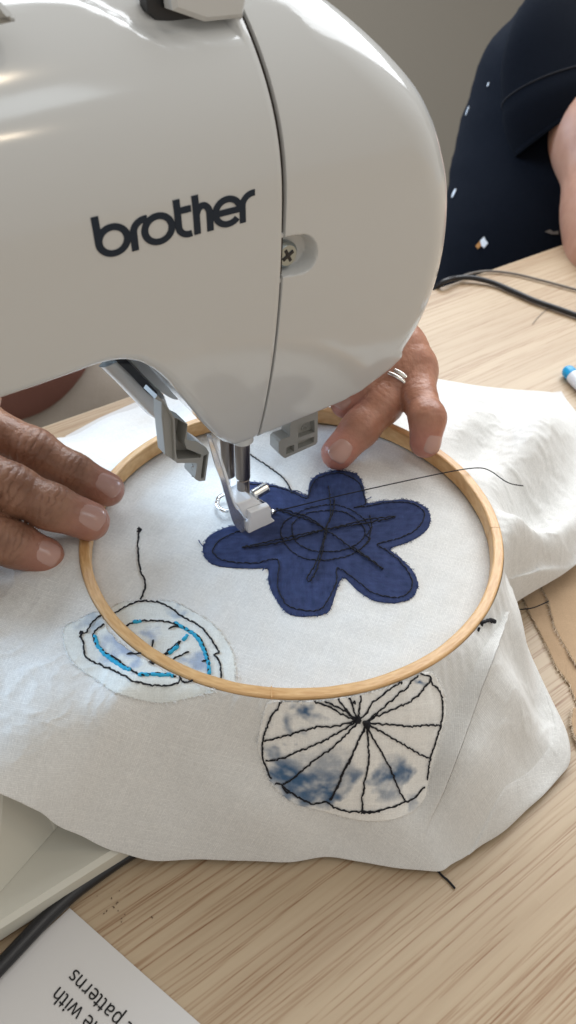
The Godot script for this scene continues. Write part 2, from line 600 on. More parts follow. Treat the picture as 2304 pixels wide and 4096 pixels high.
# runs of thread: wiggly, with a dip at each stitch
func stitches(lines: Array, loose: bool, r := 0.00021, lift := 0.0009) -> ArrayMesh:
	var v := PackedVector3Array()
	var idx := PackedInt32Array()
	for line in lines:
		var pts := PackedVector3Array()
		for i in line.size() - 1:
			var a: Vector2 = line[i]
			var b: Vector2 = line[i + 1]
			var p0: Vector2 = line[maxi(i - 1, 0)]
			var p3: Vector2 = line[mini(i + 2, line.size() - 1)]
			var length := on_cloth(a, 0, loose).distance_to(on_cloth(b, 0, loose))
			var per := maxi(2, int(length / 0.0007))
			for k in per + (1 if i == line.size() - 2 else 0):
				pts.append(on_cloth(a.cubic_interpolate(b, p0, p3, float(k) / per), lift, loose))
		var rad := []
		for i in pts.size():
			var j := wob.get_noise_2d(i * 9.0, pts[0].x * 90000)
			var j2 := wob.get_noise_2d(i * 30.0, pts[0].z * 90000 + 50)
			pts[i] += Vector3(j + 0.6 * j2, 0.25 * j2, j2 - 0.5 * j) * 0.0004
			pts[i].y += 0.00012 * sin(i * PI / 1.5) - 0.0005 * pow(maxf(0.0, cos(i * TAU / 4.0)), 6.0) * (1.0 if r < 0.0005 else 0.0)
			rad.append(r * (0.85 + 0.45 * absf(sin(i * PI / 3.0)) + 0.25 * j))
		tube_into(v, idx, pts, rad, 5)
	return solid(v, idx)

func build_cloth() -> void:
	var cloth := thing("linen_cloth", "white linen cloth stretched in the wooden hoop and draped over the machine bed", "cloth")
	# the taut panel inside the hoop
	var v := PackedVector3Array()
	var uv := PackedVector2Array()
	var rings := 44
	var seg := 160
	for r in rings:
		var d := 0.0005 + 0.0835 * r / (rings - 1)
		for s in seg:
			var a := TAU * s / seg
			var p := panel_lift(d * cos(a), d * sin(a), 0)
			if r == rings - 1:
				p.y -= 0.0006
			v.append(p)
			uv.append(Vector2(p.x * cos(0.35) + p.z * sin(0.35), p.z * cos(0.35) - p.x * sin(0.35)))
	put("hooped_panel", solid(v, grid_index(rings, seg, true), Vector3.UP, true, uv), M.linen, cloth)
	# the loose part, with its own turned hem
	v = PackedVector3Array()
	uv = PackedVector2Array()
	var cols := 900
	var rows := 110
	var hems := []
	for c in cols:
		hems.append(hem_at(TAU * c / cols))
	var arc := []
	arc.resize(cols)
	for r in rows:
		var t := float(r) / (rows - 1)
		for c in cols:
			var th := TAU * c / cols
			var p := skirt(th, t, hems[c])
			arc[c] = 0.0873 if r == 0 else arc[c] + p.distance_to(v[(r - 1) * cols + c])
			v.append(p)
			uv.append(Vector2(cos(th + 0.35), -sin(th + 0.35)) * arc[c])
	# the sheet has a thickness: a second layer 0.4 mm below, joined at the hem
	var up := v.size()
	for i in range(up - cols, up):
		v.append(v[i] - Vector3(0, 0.0003, 0))
		uv.append(uv[i])
	put("loose_drape", solid(v, grid_index(rows + 1, cols, true), Vector3.UP, true, uv), M.linen, cloth)
	# hem: a band turned over along the edge at the corner on the right
	v = PackedVector3Array()
	uv = PackedVector2Array()
	var bands := 120
	for k in bands:
		var f := float(k) / (bands - 1)
		var th := deg_to_rad(lerpf(309, 350.5, f))
		var wide := 0.20 * smoothstep(0.0, 0.25, f)
		for g in [0.0, 0.04, 0.12, 0.4, 0.75, 0.94, 1.0]:
			var t: float = 1.0 - wide * (1.0 - g)
			var p := skirt_lift(th, t, 0.00045 if g > 0.1 and g < 0.99 else -0.0002)
			v.append(p)
			uv.append(Vector2(p.x, p.z - p.y))
	put("hem", solid(v, grid_index(bands, 7), Vector3.UP, true, uv), M.linen, cloth)

	# the front of the drape folds over and lies on the layer below it
	var lip: Array = [Vector2(5.9025, 0.108), Vector2(5.8104, 0.095), Vector2(5.6894, 0.1194), Vector2(5.5822, 0.1787), Vector2(5.5195, 0.2269), Vector2(5.4717, 0.2842), Vector2(5.4159, 0.3653), Vector2(5.3554, 0.4599), Vector2(5.3053, 0.5436), Vector2(5.2594, 0.6223), Vector2(5.2068, 0.7158), Vector2(5.1605, 0.8351)]
	v = PackedVector3Array()
	uv = PackedVector2Array()
	var steps := 12
	for i in lip.size() - 1:
		for k in 6:
			var q: Vector2 = (lip[i] as Vector2).cubic_interpolate(lip[i + 1], lip[maxi(i - 1, 0)], lip[mini(i + 2, lip.size() - 1)], k / 6.0)
			var f := (i + k / 6.0) / (lip.size() - 1)
			var high := 0.0055 * sin(PI * clampf(f * 0.85 + 0.1, 0, 1)) * (1.0 - smoothstep(0.75, 1.0, f))
			for j in steps + 3:
				var g := float(j) / steps
				var th := q.x - 0.12 * (0.5 + 0.5 * f) * (1.0 - g) if j <= steps else q.x + 0.0025 * (j - steps)
				var raise_by: float = -0.0004 + (high + 0.0004) * smoothstep(0.0, 1.0, g) if j <= steps else high * (0.45 if j == steps + 1 else -0.2) - 0.0003
				var p := skirt(th, q.y) + Vector3(cos(th) * 0.75, 0.66, -sin(th) * 0.75) * raise_by
				v.append(p)
				uv.append(Vector2(p.x, p.z - p.y))
	put("folded_flap", solid(v, grid_index((lip.size() - 1) * 6, steps + 3), Vector3.UP, true, uv), M.linen, cloth)

	# the blue flower
	var fl := put("flower_patch", patch([Vector2(0.0064, -0.0268), Vector2(0.0079, -0.0355), Vector2(0.0116, -0.0414), Vector2(0.0176, -0.0443), Vector2(0.025, -0.0449), Vector2(0.0301, -0.0419), Vector2(0.0324, -0.0329), Vector2(0.0332, -0.023), Vector2(0.0399, -0.0239), Vector2(0.0489, -0.0256), Vector2(0.0562, -0.0235), Vector2(0.0603, -0.0178), Vector2(0.06, -0.01), Vector2(0.0554, -0.0028), Vector2(0.0481, 0.0028), Vector2(0.0414, 0.0062), Vector2(0.0447, 0.0109), Vector2(0.0498, 0.0194), Vector2(0.0508, 0.027), Vector2(0.0477, 0.0335), Vector2(0.0419, 0.0364), Vector2(0.0341, 0.0358), Vector2(0.0274, 0.0311), Vector2(0.0218, 0.0237), Vector2(0.0195, 0.0258), Vector2(0.017, 0.0356), Vector2(0.0146, 0.0418), Vector2(0.0089, 0.0442), Vector2(0.0016, 0.0443), Vector2(-0.0027, 0.041), Vector2(-0.0063, 0.0344), Vector2(-0.0088, 0.0264), Vector2(-0.0093, 0.0203), Vector2(-0.0148, 0.02), Vector2(-0.0213, 0.0198), Vector2(-0.0294, 0.019), Vector2(-0.0346, 0.0154), Vector2(-0.0366, 0.0101), Vector2(-0.036, 0.0042), Vector2(-0.0328, -0.0008), Vector2(-0.0271, -0.0043), Vector2(-0.0209, -0.0058), Vector2(-0.0162, -0.007), Vector2(-0.0235, -0.0138), Vector2(-0.0267, -0.0244), Vector2(-0.026, -0.031), Vector2(-0.0203, -0.0349), Vector2(-0.0103, -0.0336), Vector2(0.001, -0.0291)], [Vector2(0.0112, -0.0001)][0], false, [], Color(0.046, 0.062, 0.145), 0.0006, 30), M.patch_cotton, cloth)
	fringe([Vector2(0.0064, -0.0268), Vector2(0.0079, -0.0355), Vector2(0.0116, -0.0414), Vector2(0.0176, -0.0443), Vector2(0.025, -0.0449), Vector2(0.0301, -0.0419), Vector2(0.0324, -0.0329), Vector2(0.0332, -0.023), Vector2(0.0399, -0.0239), Vector2(0.0489, -0.0256), Vector2(0.0562, -0.0235), Vector2(0.0603, -0.0178), Vector2(0.06, -0.01), Vector2(0.0554, -0.0028), Vector2(0.0481, 0.0028), Vector2(0.0414, 0.0062), Vector2(0.0447, 0.0109), Vector2(0.0498, 0.0194), Vector2(0.0508, 0.027), Vector2(0.0477, 0.0335), Vector2(0.0419, 0.0364), Vector2(0.0341, 0.0358), Vector2(0.0274, 0.0311), Vector2(0.0218, 0.0237), Vector2(0.0195, 0.0258), Vector2(0.017, 0.0356), Vector2(0.0146, 0.0418), Vector2(0.0089, 0.0442), Vector2(0.0016, 0.0443), Vector2(-0.0027, 0.041), Vector2(-0.0063, 0.0344), Vector2(-0.0088, 0.0264), Vector2(-0.0093, 0.0203), Vector2(-0.0148, 0.02), Vector2(-0.0213, 0.0198), Vector2(-0.0294, 0.019), Vector2(-0.0346, 0.0154), Vector2(-0.0366, 0.0101), Vector2(-0.036, 0.0042), Vector2(-0.0328, -0.0008), Vector2(-0.0271, -0.0043), Vector2(-0.0209, -0.0058), Vector2(-0.0162, -0.007), Vector2(-0.0235, -0.0138), Vector2(-0.0267, -0.0244), Vector2(-0.026, -0.031), Vector2(-0.0203, -0.0349), Vector2(-0.0103, -0.0336), Vector2(0.001, -0.0291)], [Vector2(0.0112, -0.0001)][0], false, M.blue_thread, fl, 420)
	fl.set_meta("label", "royal blue six petalled flower")
	put("stitching", stitches([[Vector2(-0.0202, -0.0324), Vector2(-0.0138, -0.0324), Vector2(-0.0029, -0.0292), Vector2(0.0057, -0.0238), Vector2(0.0073, -0.0263), Vector2(0.0088, -0.0327), Vector2(0.0116, -0.0383), Vector2(0.0205, -0.0424), Vector2(0.0286, -0.0378), Vector2(0.032, -0.0295), Vector2(0.0323, -0.0214), Vector2(0.0272, -0.0183)], [Vector2(0.0272, -0.0183), Vector2(0.0343, -0.0201), Vector2(0.0469, -0.0233), Vector2(0.0553, -0.0213), Vector2(0.058, -0.0146), Vector2(0.0533, -0.0055), Vector2(0.0449, 0.0005), Vector2(0.0362, 0.0042), Vector2(0.0415, 0.0094), Vector2(0.046, 0.0162), Vector2(0.0486, 0.0249), Vector2(0.0471, 0.0303), Vector2(0.0421, 0.0339), Vector2(0.0328, 0.0319), Vector2(0.0268, 0.0257), Vector2(0.0191, 0.0187), Vector2(0.0182, 0.026), Vector2(0.014, 0.0378), Vector2(0.0092, 0.042), Vector2(0, 0.0403), Vector2(-0.004, 0.0343), Vector2(-0.0053, 0.028), Vector2(-0.0056, 0.0152), Vector2(-0.015, 0.0173), Vector2(-0.0264, 0.016), Vector2(-0.0314, 0.0129), Vector2(-0.0327, 0.01), Vector2(-0.0306, 0.0051), Vector2(-0.0243, 0.0001), Vector2(-0.0207, -0.0018)]], false), M.black_thread, fl)
	put("stitching", stitches([[Vector2(0.0009, -0.0122), Vector2(0.007, -0.0172), Vector2(0.0167, -0.0202), Vector2(0.0254, -0.0171), Vector2(0.0328, -0.0084), Vector2(0.0336, -0.0022), Vector2(0.0312, 0.0039), Vector2(0.0259, 0.01), Vector2(0.0159, 0.0143), Vector2(0.0061, 0.0138), Vector2(-0.0005, 0.0087), Vector2(-0.0045, 0.0005), Vector2(-0.0033, -0.0075), Vector2(0.0012, -0.0128)], [Vector2(0.0001, -0.0066), Vector2(0.0052, -0.0129), Vector2(0.0148, -0.0162), Vector2(0.0235, -0.0145), Vector2(0.0293, -0.0088), Vector2(0.0312, -0.0021), Vector2(0.0279, 0.0041), Vector2(0.0194, 0.0091), Vector2(0.0094, 0.0093), Vector2(0.0028, 0.005), Vector2(0.0002, -0.0009), Vector2(0.0003, -0.0071)], [Vector2(0.0339, -0.0136), Vector2(0.0343, -0.006), Vector2(0.0318, -0.0009), Vector2(0.0334, 0.001), Vector2(0.0303, 0.0059)]], false), M.black_thread, fl)
	put("stitching", stitches([[Vector2(0.0146, -0.0037), Vector2(0.0169, -0.0155), Vector2(0.0162, -0.0328)], [Vector2(0.0146, -0.0037), Vector2(0.018, -0.0155), Vector2(0.0187, -0.0241)], [Vector2(0.0146, -0.0037), Vector2(0.025, -0.0076), Vector2(0.0355, -0.0111), Vector2(0.0452, -0.0133), Vector2(0.0354, -0.009), Vector2(0.0232, -0.006), Vector2(0.0146, -0.0037)], [Vector2(0.0146, -0.0037), Vector2(0.0244, 0.0066), Vector2(0.0374, 0.0187), Vector2(0.0251, 0.0061)], [Vector2(0.0146, -0.0037), Vector2(0.011, 0.0141), Vector2(0.0065, 0.0254), Vector2(0.0085, 0.0258), Vector2(0.012, 0.014), Vector2(0.0149, -0.0027)], [Vector2(0.0146, -0.0037), Vector2(-0.0022, 0.004), Vector2(-0.0204, 0.0088), Vector2(-0.0056, 0.0034), Vector2(0.0146, -0.0037)], [Vector2(0.0146, -0.0037), Vector2(0.0044, -0.0124), Vector2(-0.007, -0.0161), Vector2(0.0061, -0.0094), Vector2(0.0146, -0.0037)], [Vector2(0.0143, -0.0052), Vector2(0.0153, -0.0022)]], false, 0.00025, 0.0013), M.black_thread, fl)
	# the fine loop and loose ends of the flower's edge
	put("loose_end", stitches([[Vector2(-0.0002, -0.0282), Vector2(0.0028, -0.0289), Vector2(0.0052, -0.0251), Vector2(0.0054, -0.0224)]], false, 0.0002), M.blue_thread, fl)
	put("loose_end", stitches([[Vector2(-0.0366, 0.0085), Vector2(-0.039, 0.0048)]], false, 0.0002), M.blue_thread, fl)
	put("loose_end", stitches([[Vector2(-0.0103, 0.0194), Vector2(-0.0112, 0.0217)]], false, 0.0002), M.blue_thread, fl)
	put("loose_end", stitches([[Vector2(0.0327, -0.0236), Vector2(0.0354, -0.0264)]], false, 0.0002), M.blue_thread, fl)

	# stitched stem with its knot, and the thread run at the back
	var stem := put("stem_stitching", stitches([[Vector2(-0.065, -0.001), Vector2(-0.0636, 0.01), Vector2(-0.0611, 0.0213), Vector2(-0.0575, 0.0299), Vector2(-0.0583, 0.039)], [Vector2(-0.0658, -0.002), Vector2(-0.064, -0.0011), Vector2(-0.0655, 0), Vector2(-0.0636, -0.0006), Vector2(-0.0652, -0.0025), Vector2(-0.0644, 0.0004)]], false, 0.00032, 0.0006), M.black_thread, cloth)
	put("stitching", stitches([[Vector2(-0.0215, -0.0565), Vector2(-0.0185, -0.053), Vector2(-0.0145, -0.0492), Vector2(-0.0087, -0.0432), Vector2(-0.0046, -0.0384), Vector2(-0.0015, -0.032), Vector2(-0.0004, -0.0271)]], false, 0.0003, 0.0005), M.black_thread, cloth)

	# the round patch that the hoop crosses: the part inside, then the part outside
	var cream := Color(0.84, 0.88, 0.88)
	var rp := put("round_patch", patch([Vector2(-0.0707, 0.0467), Vector2(-0.0664, 0.0408), Vector2(-0.0579, 0.0389), Vector2(-0.0483, 0.0386), Vector2(-0.0416, 0.041), Vector2(-0.033, 0.0464), Vector2(-0.0253, 0.0542), Vector2(-0.0205, 0.0627), Vector2(-0.0189, 0.0719), Vector2(-0.0188, 0.0794), Vector2(-0.0256, 0.0779), Vector2(-0.0332, 0.075), Vector2(-0.0409, 0.0717), Vector2(-0.0507, 0.0656), Vector2(-0.0593, 0.0593), Vector2(-0.0658, 0.0526)], [Vector2(-0.0425, 0.0587)][0], false, [[[Vector2(-0.0515, 0.0551)][0], 0.0042, Color(0.24, 0.36, 0.62, 0.6)], [[Vector2(-0.0346, 0.0688)][0], 0.0052, Color(0.17, 0.30, 0.58, 0.6)], [[Vector2(-0.0412, 0.0441)][0], 0.003, Color(0.22, 0.38, 0.62, 0.6)]], cream, 0.0012, 50), M.patch_cotton, cloth)
	fringe([Vector2(-0.0707, 0.0467), Vector2(-0.0664, 0.0408), Vector2(-0.0579, 0.0389), Vector2(-0.0483, 0.0386), Vector2(-0.0416, 0.041), Vector2(-0.033, 0.0464), Vector2(-0.0253, 0.0542), Vector2(-0.0205, 0.0627), Vector2(-0.0189, 0.0719), Vector2(-0.0188, 0.0794), Vector2(-0.0256, 0.0779), Vector2(-0.0332, 0.075), Vector2(-0.0409, 0.0717), Vector2(-0.0507, 0.0656), Vector2(-0.0593, 0.0593), Vector2(-0.0658, 0.0526)], [Vector2(-0.0425, 0.0587)][0], false, M.lint_white, rp, 200)
	rp.set_meta("label", "cream round patch part inside the hoop")
	put("stitching", stitches([[Vector2(-0.0677, 0.0466), Vector2(-0.0636, 0.0428), Vector2(-0.0586, 0.0395), Vector2(-0.053, 0.0393), Vector2(-0.0471, 0.0417), Vector2(-0.0409, 0.0467), Vector2(-0.0359, 0.0496), Vector2(-0.0316, 0.0534), Vector2(-0.0271, 0.0601), Vector2(-0.0257, 0.0631), Vector2(-0.0272, 0.0639), Vector2(-0.0245, 0.0684), Vector2(-0.024, 0.0746)], [Vector2(-0.0616, 0.0525), Vector2(-0.0585, 0.0499), Vector2(-0.0516, 0.0489), Vector2(-0.0436, 0.0504), Vector2(-0.0369, 0.0541), Vector2(-0.0327, 0.0574), Vector2(-0.0298, 0.064), Vector2(-0.0282, 0.0731)], [Vector2(-0.0503, 0.058), Vector2(-0.0505, 0.062)], [Vector2(-0.0403, 0.0584), Vector2(-0.0423, 0.0606), Vector2(-0.0446, 0.0631), Vector2(-0.0455, 0.0652), Vector2(-0.0421, 0.062), Vector2(-0.0399, 0.0586)], [Vector2(-0.0367, 0.0633), Vector2(-0.0402, 0.0657), Vector2(-0.0429, 0.0677)], [Vector2(-0.0452, 0.0527), Vector2(-0.0434, 0.0517), Vector2(-0.0414, 0.0518)], [Vector2(-0.0314, 0.067), Vector2(-0.0288, 0.0665)]], false, 0.0003), M.black_thread, rp)
	put("pen_line", stitches([[Vector2(-0.0433, 0.0498), Vector2(-0.0395, 0.0522), Vector2(-0.0352, 0.0555), Vector2(-0.0318, 0.0607), Vector2(-0.0291, 0.0672), Vector2(-0.028, 0.0731)], [Vector2(-0.0395, 0.0581), Vector2(-0.0379, 0.0556)], [Vector2(-0.0437, 0.0644), Vector2(-0.0408, 0.0601)], [Vector2(-0.0592, 0.0502), Vector2(-0.0563, 0.0493)]], false, 0.00065, 0.0006), M.cyan_ink, rp)
	var ro := put("round_patch", patch([Vector2(3.7278, 0.2017), Vector2(3.7378, 0.1299), Vector2(3.7436, 0.0647), Vector2(3.7729, 0.003), Vector2(3.902, 0.0255), Vector2(3.9995, 0.0264), Vector2(4.0717, 0.0226), Vector2(4.1544, 0.0289), Vector2(4.2376, 0.0307), Vector2(4.3186, 0.0231), Vector2(4.3958, 0.0165), Vector2(4.4301, 0.0164), Vector2(4.3854, 0.0826), Vector2(4.3237, 0.1872), Vector2(4.2481, 0.2569), Vector2(4.1411, 0.3316), Vector2(3.9914, 0.3032), Vector2(3.8768, 0.2938), Vector2(3.8019, 0.2688)], [Vector2(4.0694, 0.1759)][0], true, [[0, 0.006, Color(0.14, 0.26, 0.55, 0.6), on_cloth([Vector2(3.9652, 0.0546)][0], 0, true)], [0, 0.005, Color(0.3, 0.42, 0.6, 0.6), on_cloth([Vector2(3.7691, 0.0701)][0], 0, true)], [0, 0.004, Color(0.2, 0.33, 0.6, 0.6), on_cloth([Vector2(4.0734, 0.0453)][0], 0, true)]], cream, 0.05, 50), M.patch_cotton, cloth)
	fringe([Vector2(3.7278, 0.2017), Vector2(3.7378, 0.1299), Vector2(3.7436, 0.0647), Vector2(3.7729, 0.003), Vector2(3.902, 0.0255), Vector2(3.9995, 0.0264), Vector2(4.0717, 0.0226), Vector2(4.1544, 0.0289), Vector2(4.2376, 0.0307), Vector2(4.3186, 0.0231), Vector2(4.3958, 0.0165), Vector2(4.4301, 0.0164), Vector2(4.3854, 0.0826), Vector2(4.3237, 0.1872), Vector2(4.2481, 0.2569), Vector2(4.1411, 0.3316), Vector2(3.9914, 0.3032), Vector2(3.8768, 0.2938), Vector2(3.8019, 0.2688)], [Vector2(4.0694, 0.1759)][0], true, M.lint_white, ro, 260)
	ro.set_meta("label", "cream round patch part outside the hoop")
	put("stitching", stitches([[Vector2(3.7937, 0.0009), Vector2(3.7893, 0.0576), Vector2(3.8065, 0.1192), Vector2(3.7947, 0.1552), Vector2(3.8371, 0.1755), Vector2(3.8919, 0.2198), Vector2(3.9766, 0.2062), Vector2(4.0877, 0.2043), Vector2(4.1691, 0.2087), Vector2(4.2631, 0.124), Vector2(4.2948, 0.0725), Vector2(4.2808, 0.0251), Vector2(4.3052, 0.0548), Vector2(4.3274, 0.0011)], [Vector2(3.8372, 0.0202), Vector2(3.8283, 0.0713), Vector2(3.8419, 0.1099), Vector2(3.8747, 0.1235), Vector2(3.9229, 0.1262), Vector2(4.0103, 0.124), Vector2(4.1482, 0.1523), Vector2(4.2018, 0.0774), Vector2(4.2664, 0.0307)], [Vector2(4.0248, 0.0566), Vector2(4.0706, 0.0002)], [Vector2(4.1281, 0.0206), Vector2(4.1533, 0.0171)], [Vector2(3.7885, 0.1579), Vector2(3.7936, 0.1394), Vector2(3.8056, 0.1694), Vector2(3.8004, 0.1462)]], true, 0.0003), M.black_thread, ro)
	put("pen_line", stitches([[Vector2(3.8419, 0.1019), Vector2(3.897, 0.1263), Vector2(3.969, 0.1382), Vector2(4.1036, 0.1531)], [Vector2(4.1482, 0.1523), Vector2(4.2059, 0.0852), Vector2(4.2566, 0.0301)]], true, 0.00065, 0.0006), M.cyan_ink, ro)

	# the wheel of black spokes on the front drape
	var deep := Color(0.085, 0.165, 0.30)
	var wheel := put("wheel_patch", patch([Vector2(4.6872, 0), Vector2(4.6363, 0.0154), Vector2(4.626, 0.104), Vector2(4.6252, 0.1905), Vector2(4.6289, 0.246), Vector2(4.6601, 0.3741), Vector2(4.6895, 0.4922), Vector2(4.7228, 0.5822), Vector2(4.7579, 0.6407), Vector2(4.8085, 0.6652), Vector2(4.8616, 0.6939), Vector2(4.9163, 0.7212), Vector2(4.9919, 0.7412), Vector2(5.0598, 0.7261), Vector2(5.1195, 0.6704), Vector2(5.1768, 0.5999), Vector2(5.2231, 0.5554), Vector2(5.2509, 0.4876), Vector2(5.29, 0.4033), Vector2(5.3298, 0.3281), Vector2(5.3643, 0.2586), Vector2(5.3729, 0.1617), Vector2(5.3471, 0.0831), Vector2(5.3168, 0.0272), Vector2(5.2519, 0), Vector2(5.1809, 0), Vector2(5.1099, 0), Vector2(5.0499, 0), Vector2(4.9924, 0), Vector2(4.9363, 0.0001), Vector2(4.8816, 0), Vector2(4.8276, 0), Vector2(4.7605, 0)], [Vector2(4.957, 0.3619)][0], true, [
		[0, 0.0036, deep, on_cloth([Vector2(4.7952, 0.066)][0], 0, true)], [0, 0.0045, Color(deep, 0.75), on_cloth([Vector2(4.7192, 0.1221)][0], 0, true)], [0, 0.0022, deep, on_cloth([Vector2(4.7234, 0.2477)][0], 0, true)], [0, 0.0042, Color(deep, 0.8), on_cloth([Vector2(4.6904, 0.2902)][0], 0, true)],
		[0, 0.0075, deep, on_cloth([Vector2(4.7203, 0.4041)][0], 0, true)], [0, 0.0085, deep, on_cloth([Vector2(4.7802, 0.5206)][0], 0, true)], [0, 0.0085, deep, on_cloth([Vector2(4.839, 0.5718)][0], 0, true)], [0, 0.007, Color(deep, 0.55), on_cloth([Vector2(4.8599, 0.4396)][0], 0, true)],
		[0, 0.005, Color(deep, 0.85), on_cloth([Vector2(4.9232, 0.5249)][0], 0, true)], [0, 0.002, deep, on_cloth([Vector2(5.2559, 0.0414)][0], 0, true)], [0, 0.006, Color(deep, 0.85), on_cloth([Vector2(5.1018, 0.4176)][0], 0, true)], [0, 0.004, deep, on_cloth([Vector2(5.1317, 0.4254)][0], 0, true)],
		[0, 0.004, Color(deep, 0.7), on_cloth([Vector2(5.0571, 0.462)][0], 0, true)], [0, 0.0045, deep, on_cloth([Vector2(4.8667, 0.629)][0], 0, true)], [0, 0.004, Color(deep, 0.6), on_cloth([Vector2(5.0701, 0.555)][0], 0, true)], [0, 0.004, Color(deep, 0.6), on_cloth([Vector2(5.1603, 0.5832)][0], 0, true)], [0, 0.004, Color(deep, 0.7), on_cloth([Vector2(4.767, 0.6097)][0], 0, true)]], Color(0.97, 0.96, 0.94), 0.03, 80), M.patch_cotton, cloth)
	fringe([Vector2(4.6872, 0), Vector2(4.6363, 0.0154), Vector2(4.626, 0.104), Vector2(4.6252, 0.1905), Vector2(4.6289, 0.246), Vector2(4.6601, 0.3741), Vector2(4.6895, 0.4922), Vector2(4.7228, 0.5822), Vector2(4.7579, 0.6407), Vector2(4.8085, 0.6652), Vector2(4.8616, 0.6939), Vector2(4.9163, 0.7212), Vector2(4.9919, 0.7412), Vector2(5.0598, 0.7261), Vector2(5.1195, 0.6704), Vector2(5.1768, 0.5999), Vector2(5.2231, 0.5554), Vector2(5.2509, 0.4876), Vector2(5.29, 0.4033), Vector2(5.3298, 0.3281), Vector2(5.3643, 0.2586), Vector2(5.3729, 0.1617), Vector2(5.3471, 0.0831), Vector2(5.3168, 0.0272), Vector2(5.2519, 0), Vector2(5.1809, 0), Vector2(5.1099, 0), Vector2(5.0499, 0), Vector2(4.9924, 0), Vector2(4.9363, 0.0001), Vector2(4.8816, 0), Vector2(4.8276, 0), Vector2(4.7605, 0)], [Vector2(4.957, 0.3619)][0], true, M.lint_white, wheel, 260)
	wheel.set_meta("label", "cream and blue dyed patch stitched like a spoked wheel")
	put("stitching", stitches([[Vector2(4.6846, 0.0031), Vector2(4.6672, 0.0562), Vector2(4.6545, 0.0833), Vector2(4.6541, 0.0963), Vector2(4.6432, 0.1705), Vector2(4.6426, 0.244), Vector2(4.6534, 0.3156), Vector2(4.6711, 0.3851), Vector2(4.6871, 0.4524)], [Vector2(4.6995, 0.4838), Vector2(4.7192, 0.4917), Vector2(4.7354, 0.5342), Vector2(4.7665, 0.5868), Vector2(4.808, 0.6284), Vector2(4.8558, 0.6271), Vector2(4.8723, 0.652), Vector2(4.9166, 0.6798), Vector2(4.9694, 0.682), Vector2(5.0171, 0.6786), Vector2(5.0704, 0.64), Vector2(5.1161, 0.5873), Vector2(5.1614, 0.5477), Vector2(5.1985, 0.5134), Vector2(5.2218, 0.5041)], [Vector2(5.2388, 0.4775), Vector2(5.2605, 0.4048), Vector2(5.2945, 0.3405), Vector2(5.3302, 0.2764), Vector2(5.3513, 0.1595), Vector2(5.3144, 0.0766), Vector2(5.3016, 0.0367), Vector2(5.2593, 0)], [Vector2(4.7193, 0.4945), Vector2(4.7281, 0.5333), Vector2(4.7411, 0.5583)], [Vector2(4.9694, 0.6893), Vector2(5.0109, 0.6863), Vector2(5.0349, 0.6679)]], true, 0.00029), M.black_thread, wheel)
	put("stitching", stitches([[Vector2(4.9691, 0.1859), Vector2(4.8867, 0.2113), Vector2(4.8269, 0.1747), Vector2(4.7428, 0.1685), Vector2(4.6471, 0.206)], [Vector2(4.9687, 0.1922), Vector2(4.861, 0.286), Vector2(4.7588, 0.2914), Vector2(4.6945, 0.3119), Vector2(4.6634, 0.3203)], [Vector2(4.972, 0.1944), Vector2(4.8834, 0.3415), Vector2(4.794, 0.4109), Vector2(4.7241, 0.4899)], [Vector2(4.9981, 0.2115), Vector2(4.9433, 0.3928), Vector2(4.9115, 0.4821), Vector2(4.894, 0.5482), Vector2(4.8667, 0.622)], [Vector2(4.9952, 0.2143), Vector2(4.9401, 0.3978), Vector2(4.908, 0.482), Vector2(4.8912, 0.552), Vector2(4.8656, 0.6183)], [Vector2(4.9995, 0.2113), Vector2(5.0023, 0.3483), Vector2(4.9965, 0.4442), Vector2(4.9774, 0.5727), Vector2(4.9726, 0.6754)], [Vector2(5.0015, 0.2132), Vector2(5.0328, 0.3077), Vector2(5.0708, 0.3901), Vector2(5.0945, 0.4736), Vector2(5.1208, 0.5723)], [Vector2(5.0055, 0.2046), Vector2(5.0961, 0.2632), Vector2(5.1776, 0.3205), Vector2(5.2654, 0.4005)], [Vector2(5.0024, 0.1994), Vector2(5.0743, 0.1962), Vector2(5.1715, 0.2194), Vector2(5.3297, 0.2804)], [Vector2(5.0004, 0.1973), Vector2(5.0437, 0.1521), Vector2(5.1086, 0.1257), Vector2(5.1771, 0.114), Vector2(5.2287, 0.1015), Vector2(5.2998, 0.0487)], [Vector2(4.9977, 0.1977), Vector2(5.0375, 0.1433), Vector2(5.1062, 0.0833), Vector2(5.181, 0.0381), Vector2(5.2465, 0)], [Vector2(4.9764, 0.1788), Vector2(5.0278, 0.088), Vector2(5.0749, 0.0386), Vector2(5.1392, 0.0046), Vector2(5.1725, 0)], [Vector2(4.9695, 0.1795), Vector2(4.9822, 0.0921), Vector2(4.9941, 0.0129)], [Vector2(4.9675, 0.1797), Vector2(4.9609, 0.1023), Vector2(4.9458, 0.0133)], [Vector2(4.9661, 0.1798), Vector2(4.9307, 0.0973), Vector2(4.905, 0.0077)], [Vector2(4.9646, 0.1825), Vector2(4.9175, 0.094), Vector2(4.8542, 0.0087)], [Vector2(4.9623, 0.1867), Vector2(4.9219, 0.138), Vector2(4.8666, 0.0496), Vector2(4.8141, 0.0024)], [Vector2(4.954, 0.0486), Vector2(4.974, 0.0597), Vector2(4.9674, 0.033)]], true, 0.00029), M.black_thread, wheel)
